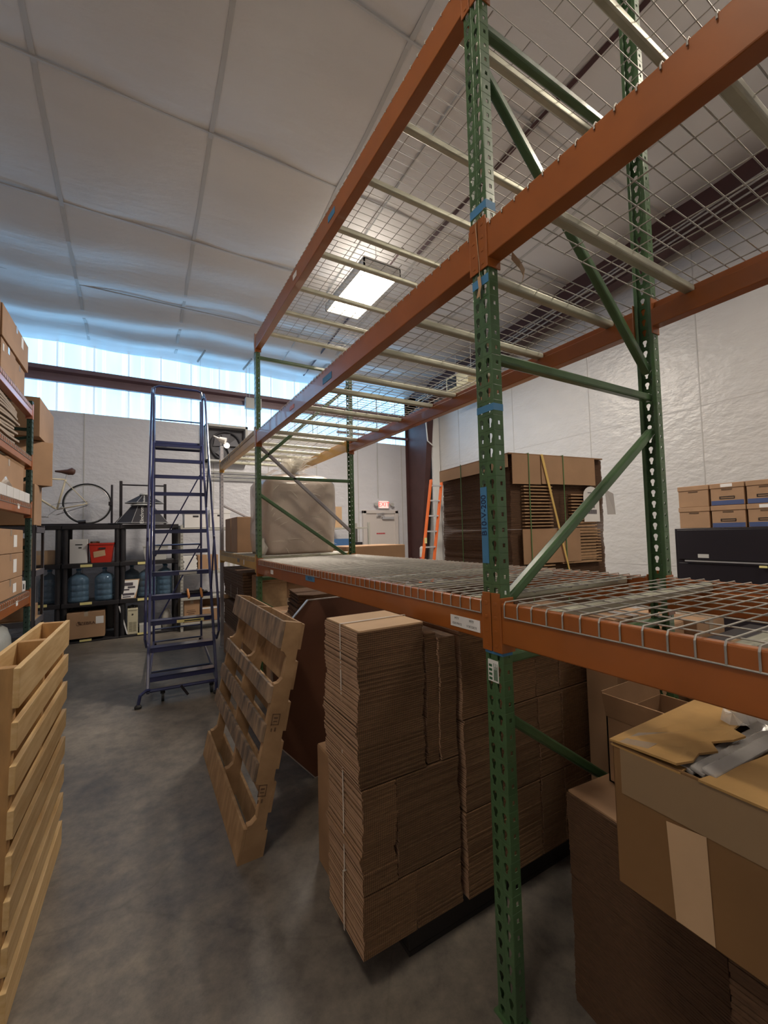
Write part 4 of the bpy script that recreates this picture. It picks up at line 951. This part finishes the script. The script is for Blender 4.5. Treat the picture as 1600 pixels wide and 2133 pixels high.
MB().add([(.10,7.92,1.195),(.40,7.92,1.195),(.40,8.2,1.195),(.10,8.2,1.195),(.07,7.9,1.42),(.43,7.9,1.42),(.43,8.22,1.42),(.07,8.22,1.42)],[(0,3,2,1),(0,1,5,4),(1,2,6,5),(2,3,7,6),(3,0,4,7)]).build('bin_body', greylt, t, solid=.005)
MB().box(.06,.44,7.89,7.90,1.41,1.43).build('rim', greylt, t)
t = thing('flyer_box', (-.12,7.9,.604), 'white printed flyer box leaning on the black shelving between the jugs', 'box')
FM = Matrix.Translation((-.12,7.86,.604)) @ Matrix.Rotation(R(-8),4,'X')
MB().prism([(-.11,0),(.09,0),(.14,.30),(-.10,.30)],'y',0,.06).xf(FM).build('box_body', cardl, t)
MB().prism([(-.105,.005),(.06,.005),(.115,.15),(.125,.285),(-.095,.285)],'y',-.003,-.001).xf(FM).build('printed_sheet', paper, t)
q = MB().box(-.08,.05,-.006,-.0035,.20,.25).box(-.02,.08,-.006,-.0035,.16,.19).box(-.09,-.0,-.006,-.0035,.13,.15).box(-.09,.07,-.006,-.0035,.05,.085).box(-.09,.02,-.006,-.0035,.02,.035)
q.xf(FM).build('print', mat('dark_print', (.07,.06,.08), .6), t)
zb_ = carton(-.915,-.44,7.83,8.15,.07,.455,'large brown shipping box printed ZEBRA on the bottom shelf',card,lbl=[('-y',-.555,-.455,.27,.38)])
zb_.location.z -= 0
text('printed_word', 'ZEBRA', .062, face_mY(-.655,7.827,.29), inkb, zb_, .0006)
q = MB()
for k in range(4): q.box(-.78+k*.006,-.765+k*.006+.015,7.826,7.8285,.315-k*.013,.322-k*.013)
q.tube([(-.775+.02*math.cos(a),7.8275,.29+.025*math.sin(a)) for a in [R(60+k*30) for k in range(9)]], .002, 4)
q.build('printed_logo', inkb, zb_)
t = thing('monitor', (-.6,8.2,.03), 'black framed monitor standing behind the ZEBRA box', 'monitor')
MB().box(-.90,-.34,8.24,8.27,.10,.52).build('screen_frame', blackm, t, bevel=.006); MB().box(-.88,-.36,8.236,8.24,.12,.50).build('screen', mat('dark_screen', (.03,.03,.035), .2), t); MB().box(-.70,-.55,8.2,8.35,.031,.04).box(-.64,-.61,8.27,8.29,.04,.2).build('stand', blackm, t)
t = thing('desktop_computer', (-.07,8.0,.03), 'beige desktop computer tower on the bottom shelf with a dark cable on top', 'computer')
MB().box(-.145,.0,7.88,8.25,.032,.44).build('case', beige, t, bevel=.006)
q = MB()
for c in range(2):
    for k in range(9): q.box(-.12+c*.055,-.075+c*.055,7.876,7.88,.08+k*.017,.088+k*.017)
q.box(-.13,-.015,7.876,7.88,.405,.415).build('vents', mat('vent_shadow', (.30,.28,.20), .7), t)
MB().box(-.083,-.062,7.875,7.88,.335,.355).build('power_button', ink, t)
MB().tube([(-.12,7.93,.445),(-.08,7.97,.475),(-.03,7.94,.45),(-.06,7.9,.46)], .016, 8).build('cable', blackm, t, smooth=True)
tag(MB().obox((-.20,8.0,.27),(.018,.25,.46),Matrix.Rotation(R(-14),3,'Y')).build('white_board', lightboard), 'thin white board leaning between the shelf post and the beige computer', 'board')
tag(MB().tube([(.42,8.05,.035),(.43,8.05,.14),(.42,8.05,.26),(.43,8.05,.36)], [.07,.085,.07,.03], 12).build('plastic_bag', film, smooth=True), 'clear plastic bag on the bottom shelf behind the ladder', 'plastic bag')
tag(MB().box(.02,.33,7.9,8.1,.032,.16).build('shallow_box', greylt, bevel=.004), 'grey shallow box on the bottom shelf beside the beige computer', 'box')
tag(MB().tube([(-1.2,8.0,.04),(-1.2,8.0,.32)], [.13,.10], 14).build('storage_bin', blackm), 'dark round bin on the bottom shelf in the far left corner', 'bin')

# bicycle on its roof carrier
t = thing('bicycle', (-1.1,8.15,1.78), 'cream bicycle with brown saddle standing on top of the black shelving', 'bicycle')
wc = Vector((-.70,8.15,2.125)); wr = .315
def ringpts(c, r, n=40): return [(c[0]+r*math.cos(2*PI*k/n), c[1], c[2]+r*math.sin(2*PI*k/n)) for k in range(n+1)]
for cx, nm_ in ((-.70,'wheel'), (-1.72,'wheel')):
    c = (cx,8.15,2.125)
    wh = MB().tube(ringpts(c, wr), .013, 8).build(nm_, rubber, t, smooth=True)
    MB().tube(ringpts(c, wr-.018), .008, 6).build('rim', silver, wh, smooth=True)
    q = MB()
    for k in range(28):
        a = 2*PI*k/28; q.tube([(cx,8.15+(.015 if k % 2 else -.015),2.125),(cx+(wr-.02)*math.cos(a),8.15,2.125+(wr-.02)*math.sin(a))], .0018, 4)
    q.tube([(cx,8.11,2.125),(cx,8.19,2.125)], .018, 10); q.build('spokes', silver, wh)
bbk = (-1.09,8.15,2.03); st = (-.985,8.15,2.50); ht = (-1.56,8.15,2.52); hb = (-1.58,8.15,2.40)
fr_ = MB().tube([bbk, st], .014, 8).tube([st, ht], .013, 8).tube([bbk, hb], .015, 8).tube([ht, hb], .017, 8)
for s in (-.04, .04): fr_.tube([(bbk[0],8.15+s*.4,bbk[2]),(-.70,8.15+s,2.125)], .008, 6).tube([(st[0],8.15+s*.4,st[2]-.03),(-.70,8.15+s,2.125)], .007, 6).tube([(hb[0],8.15+s,hb[2]),(-1.72,8.15+s,2.125)], .009, 6)
fr_.build('frame', cream, t, smooth=True)
MB().tube([st,(-.958,8.15,2.625)], .014, 8).build('seat_post', silver, t)
MB().tube([(-1.12,8.15,2.625),(-1.05,8.15,2.625),(-.96,8.15,2.62),(-.90,8.15,2.635),(-.865,8.15,2.63)], [.014,.022,.045,.06,.03], 10).build('saddle', leather, t, smooth=True)
q = MB().tube(ringpts((bbk[0],8.11,bbk[2]),.085,28), .004, 5).tube([(bbk[0],8.1,bbk[2]),(bbk[0]-.12,8.09,bbk[2]-.11)], .009, 6).tube([(bbk[0],8.2,bbk[2]),(bbk[0]+.12,8.21,bbk[2]+.11)], .009, 6)
q.box(bbk[0]-.165,bbk[0]-.085,8.02,8.09,bbk[2]-.13,bbk[2]-.11); q.build('crankset', silver, t)
MB().tube([(bbk[0],8.11,bbk[2]+.085),(-.70,8.11,2.155)], .004, 5).tube([(bbk[0],8.11,bbk[2]-.085),(-.70,8.11,2.095)], .004, 5).build('chain', blackm, t)
MB().tube([(-1.55,8.15,2.52),(-1.57,8.15,2.60),(-1.63,8.0,2.60)], .011, 8).tube([(-1.57,8.15,2.60),(-1.63,8.3,2.60)], .011, 8).build('handlebar', silver, t)
t = thing('bike_carrier', (-.9,8.15,1.78), 'black bicycle roof carrier under the bicycle, with an upright arm behind the wheel', 'bike carrier')
MB().box(-1.6,-.25,8.10,8.20,1.782,1.808).build('rail', blackm, t, bevel=.004)
MB().tube([(-.375,8.15,1.80),(-.375,8.15,2.44)], .016, 8).build('upright_arm', blackm, t); MB().box(-.42,-.36,8.12,8.18,2.10,2.16).build('clamp', blackm, t)
MB().tube([(-.82,8.15,1.83),(-.72,8.15,1.84)], .03, 10).build('knob', blackm, t)
MB().tube([(-.42,8.1,1.80),(-.33,8.05,1.80),(-.27,8.05,1.87),(-.24,8.05,1.93)], .012, 8).build('hook_arm', blackm, t)
t = thing('black_frame_rack', (.08,8.1,1.78), 'black metal goalpost frame standing on the shelving around the softboxes', 'metal frame')
for x, zt in ((-.255,2.53), (.405,2.50)): MB().box(x-.022,x+.022,8.30,8.34,1.782,zt).build('post', blackm, t, bevel=.004)
MB().tube([(-.255,8.32,2.465),(.405,8.32,2.465)], .012, 8).build('crossbar', blackm, t)
def softbox(cx, cy, z0, r0, r1, h, label, name_text=True, tx=.06, rot=0):
    t = thing('softbox', (cx,cy,z0), label, 'softbox', 'folded photo softboxes')
    n = 8; q = MB(); a_ = [2*PI*(k+.5)/n+rot for k in range(n)]
    lo_ = [(cx+r0*math.cos(a), cy+r0*.62*math.sin(a), z0+.02) for a in a_]; hi = [(cx+r1*math.cos(a), cy+r1*.62*math.sin(a), z0+h) for a in a_]
    q.add(lo_+hi, [(i,(i+1) % n,(i+1) % n+n,i+n) for i in range(n)]+[tuple(range(n,2*n))]); q.build('fabric', mat('softbox_fabric', (.030,.028,.035), .7), t)
    e = MB()
    for i in range(n):
        e.tube([lo_[i],lo_[(i+1) % n]], .006, 5); e.tube([lo_[i],hi[i]], .0035, 5)
    e.build('piping', mat('grey_piping', (.42,.42,.42), .6), t)
    MB().lathe([(r1*.9,0),(r1*1.05,.01),(r1*.9,.03)],(cx,cy,z0+h),16).build('mount_ring', greylt, t)
    sl = math.atan2(h, (r0-r1)*.62*.92)
    Mx = Matrix.Translation((cx-.01,cy-.62*.92*(r0*.58+r1*.42)-.004,z0+.02+h*.42)) @ Matrix.Rotation(sl,4,'X') @ Matrix.Rotation(PI/2,4,'Z')
    text('lettering', 'Elinchrom', tx, Mx, white, t, .001)
softbox(.06,8.0,1.785,.40,.17,.30,'large folded black softbox lying on the shelving, Elinchrom lettering up its side',tx=.075)
softbox(.09,8.03,2.115,.30,.075,.15,'smaller folded black softbox stacked on the larger one',tx=.045)

# ------------------------------------------------------------ light grey shelving right of it
t = thing('boltless_shelving', (1.0,7.95,0), 'light grey boltless shelving unit behind the ladder, right of the black shelving', 'shelving unit')
for x in (.625, 1.45):
    for y in (7.72, 8.2):
        p_ = MB().box(x-.02,x+.02,y-.003,y+.003,0,1.76).build('post', lightshelf, t)
        if x < 1 and y < 8:
            h_ = MB()
            for k in range(30):
                for s in (-.008,.008): h_.box(x+s-.003,x+s+.003,y-.0045,y-.003,.05+k*.056,.078+k*.056)
            h_.build('slots', mat('slot_dark', (.05,.05,.05), .7), p_)
for z in (.13, .55, .97, 1.71): MB().box(.61,1.47,7.71,8.21,z-.045,z).build('shelf', lightshelf, t, bevel=.003)
def banker(x0, x1, y0, y1, z0, z1, label, mt, side='-y', group=None, blue=False, white_tag=False):
    t = thing('file_box', ((x0+x1)/2,(y0+y1)/2,z0), label, 'file box', group); hl = (z1-z0)*.22
    bx(x0+.006,x1-.006,y0+.006,y1-.006,z0,z1-.01).build('body', mt, t, bevel=.003)
    bx(x0,x1,y0,y1,z1-hl,z1).build('lid', mt, t, bevel=.004)
    if side == '-y':
        xm = (x0+x1)/2; bx(xm-.045,xm+.045,y0+.003,y0+.007,z1-hl-.05,z1-hl-.02).build('handle_hole', ink, t)
    else:
        ym_ = (y0+y1)/2; bx(x0+.003,x0+.007,ym_-.045,ym_+.045,z1-hl-.022,z1-hl-.008).build('handle_hole', mat('lid_shadow', (.12,.07,.04), .8), t)
        if blue:
            bx(x0+.0035,x0+.0055,y0+.01,y1-.01,z0+.004,z0+.05).build('blue_band', mat('blue_print', (.06,.09,.22), .7), t)
            bx(x0+.0025,x0+.0035,ym_-.065,ym_+.065,z0+.065,z0+.072).box(x0+.0025,x0+.0035,ym_-.065,ym_+.065,z0+.085,z0+.092).box(x0+.0025,x0+.0035,ym_-.065,ym_-.058,z0+.065,z0+.092).box(x0+.0025,x0+.0035,ym_+.058,ym_+.065,z0+.065,z0+.092).build('print', ink, t)
        if white_tag: bx(x0-.002,x0-.0005,ym_-.05,ym_+.05,z1-hl+.01,z1-.008).build('tag', paper, t)
    return t
banker(.66,1.02,7.74,8.1,1.715,2.0,'white file box with a dark hand hole on the light grey shelving behind the ladder',cardw)
banker(1.06,1.40,7.74,8.1,1.715,2.02,'second white file box behind the ladder handrail',cardw)
t = thing('paper_pile', (.75,7.9,.975), 'stack of white papers on the light grey shelving behind the ladder', 'papers')
q = MB(); rnd = random.Random(2)
for k in range(24): a = rnd.uniform(-.012,.012); q.box(.655+a,.86+a,7.78,8.05,.975+k*.0105,.984+k*.0105)
q.build('sheets', paper, t)
carton(.88,1.2,7.78,8.1,.975,1.24,'brown carton beside the white papers behind the ladder',card)
carton(.66,.90,7.76,8.05,.135,.50,'brown carton with faint round print on the lowest grey shelf behind the ladder',card,lbl=[('-y',.70,.84,.30,.31),('-y',.72,.82,.27,.28),('-y',.71,.83,.33,.335)],lm=inkb)
carton(.93,1.2,7.72,8.0,.135,.36,'short brown carton with white tape on the lowest grey shelf',card,lbl=[('-y',.93,1.2,.335,.36)],lm=paper)
carton(.90,1.3,8.02,8.18,.135,.52,'brown carton at the back of the lowest grey shelf',cardd)

# exhaust fan, wall box and hangers
t = thing('exhaust_fan', (1.54,8.75,3.05), 'dark square exhaust fan in a grey housing high on the far wall', 'exhaust fan')
MB().box(1.13,1.93,8.72,8.95,3.03,3.07).box(1.13,1.93,8.72,8.95,3.73,3.78).box(1.13,1.18,8.72,8.95,3.03,3.78).box(1.88,1.93,8.72,8.95,3.03,3.78).build('housing', greylt, t, bevel=.004)
bx(1.18,1.88,8.90,8.94,3.07,3.73).build('back_plate', mat('fan_shadow_grey', (.10,.10,.115), .6), t)
MB().tube(ringpts((1.53,8.86,3.38),.29,32), .02, 8).build('shroud_ring', mat('fan_ring', (.07,.07,.08), .5), t)
q = MB()
for k in range(5):
    a = 2*PI*k/5; q.add([(1.53,8.85,3.38),(1.53+.26*math.cos(a),8.84,3.38+.26*math.sin(a)),(1.53+.25*math.cos(a+.7),8.88,3.38+.25*math.sin(a+.7))],[(0,1,2)])
q.build('blades', mat('fan_blade', (.16,.16,.18), .5), t, solid=.004)
MB().tube([(1.53,8.80,3.38),(1.53,8.88,3.38)], .06, 14).build('motor', silver, t)
t = thing('electrical_box', (2.02,8.75,4.15), 'grey square box hanging by the far green post in front of the daylight strip', 'electrical box')
bx(1.87,2.19,8.62,8.74,4.15,4.37).build('box_body', greylt, t, bevel=.004); MB().tube([(1.96,8.68,4.37),(1.96,8.66,5.0)], .004, 5).build('hanging_cable', silver, t)
for k, x in enumerate((1.0, 1.85)):
    tag(MB().bar((x+.06,8.25,5.02),(x-.03,8.60,4.92),.022,.03).tube([(x,8.45,4.97),(x,8.47,3.8)],.0025,5).build('strut_hanger', galv), 'slotted steel strut with a wire under the ceiling, %s of the pair above the ladder' % ('left' if k == 0 else 'right'), 'bracket', 'steel struts under the ceiling')
for z in (2.86, 2.93, 3.0): trim(MB().tube([(1.1,8.88,z-.15),(2.9,8.88,z-.15)], .018, 6), greylt)
# hanging heater/ac housing at right
t = thing('unit_heater', (5.7,6.4,4.36), 'cream ceiling-hung heater unit with a dark square outlet, by the maroon rafter', 'heater')
bx(5.42,5.9,5.95,6.6,4.38,4.66).build('housing', pinkish, t, bevel=.008)
MB().box(5.46,5.86,6.60,6.605,4.41,4.63).box(5.414,5.42,6.28,6.56,4.41,4.62).build('outlet', ink, t)
for y in (6.05, 6.5): MB().tube([(5.6,y,4.66),(5.6,y,roofz(y)-.05)], .008, 6).build('hanger_rod', white, t)
# orange step ladder leaning by the column
t = thing('step_ladder', (5.3,7.3,0), 'orange fibreglass step ladder leaning by the maroon column', 'ladder')
for dx in (0, .30): MB().bar((5.02+dx,7.25,0),(5.60+dx,7.45,2.7),.03,.07).build('side_rail', orangep, t)
for k in range(8): f_ = k/8+.07; MB().box(5.04+.58*f_,5.31+.58*f_,7.22+.2*f_,7.32+.2*f_,2.7*f_,2.7*f_+.03).build('rung', silver, t)
bx(5.27,5.32,7.28,7.305,1.3,1.42).build('yellow_sticker', yelllabel, t)
t = thing('fire_extinguisher', (5.85,8.3,.8), 'white and dark fire extinguisher hanging on the maroon column', 'extinguisher')
MB().lathe([(.05,0),(.055,.02),(.055,.12),(.05,.14)],(5.9,8.3,.80),14).build('cylinder', redink, t); MB().lathe([(.05,.14),(.055,.16),(.05,.36),(.02,.4)],(5.9,8.3,.80),14).build('cover', white, t)
t = thing('wire_shelving', (4.1,7.6,0), 'grey slotted shelving with blue and brown clutter, left of the exit door', 'shelving unit')
for x in (3.3, 4.3):
    for y in (8.0, 8.6): MB().box(x-.02,x+.02,y-.02,y+.02,0,1.78).build('post', lightshelf, t)
for z in (.5, 1.0, 1.28, 1.68): MB().box(3.3,4.3,8.0,8.6,z-.03,z).build('shelf', lightshelf, t)
tag(bx(3.45,3.95,8.1,8.45,1.281,1.44).build('storage_bin', mat('blue_plastic', (.05,.13,.30), .5), bevel=.01), 'blue plastic bin on the grey shelving left of the exit door', 'bin')
tag(MB().box(3.42,3.72,8.1,8.4,1.681,2.12).build('plain_carton', cardl, bevel=.004), 'tan carton on top of the grey shelving left of the exit door', 'cardboard box')
tag(MB().box(4.0,4.2,8.1,8.3,1.281,1.36).build('tape_dispenser', blackm, bevel=.01), 'small black box on the grey shelving left of the exit door', 'box')

# ------------------------------------------------------------ black file cabinets and file boxes by the right wall
t = thing('file_cabinet', (5.45,1.5,0), 'black lateral file cabinet with silver pulls against the right wall', 'filing cabinet')
bx(5.2,5.72,1.05,2.42,0,1.515).build('case', blackm, t, bevel=.004)
for k, (z0, z1) in enumerate(((1.18,1.50),(.80,1.14),(.42,.76),(.05,.38))):
    d = bx(5.185,5.2,1.08,2.39,z0,z1).build('drawer', blackm, t, bevel=.003)
    bx(5.165,5.178,1.15,2.32,z0-.022,z0-.008).build('handle', silver, d)
    bx(5.182,5.1855,2.1,2.2,z0+.02,z0+.06).build('label_holder', greylt, d)
bx(5.155,5.165,1.62,1.68,1.125,1.145).build('yellow_sticker', yelllabel, t)
gb_ = 'file boxes on the black cabinet'
k = 0
for row, (z0, z1) in enumerate(((1.517,1.745), (1.747,1.975))):
    for c in range(4):
        y1 = 2.37-c*.305
        banker(5.2,5.6,y1-.295,y1,z0,z1,'brown file box on the black cabinet, %s row, %s from the left' % (('lower','upper')[row], ('first','second','third','fourth')[c]),card,'-x',gb_,blue=(c > 0),white_tag=((row == 1 and c == 1) or (row == 0 and c == 2)))
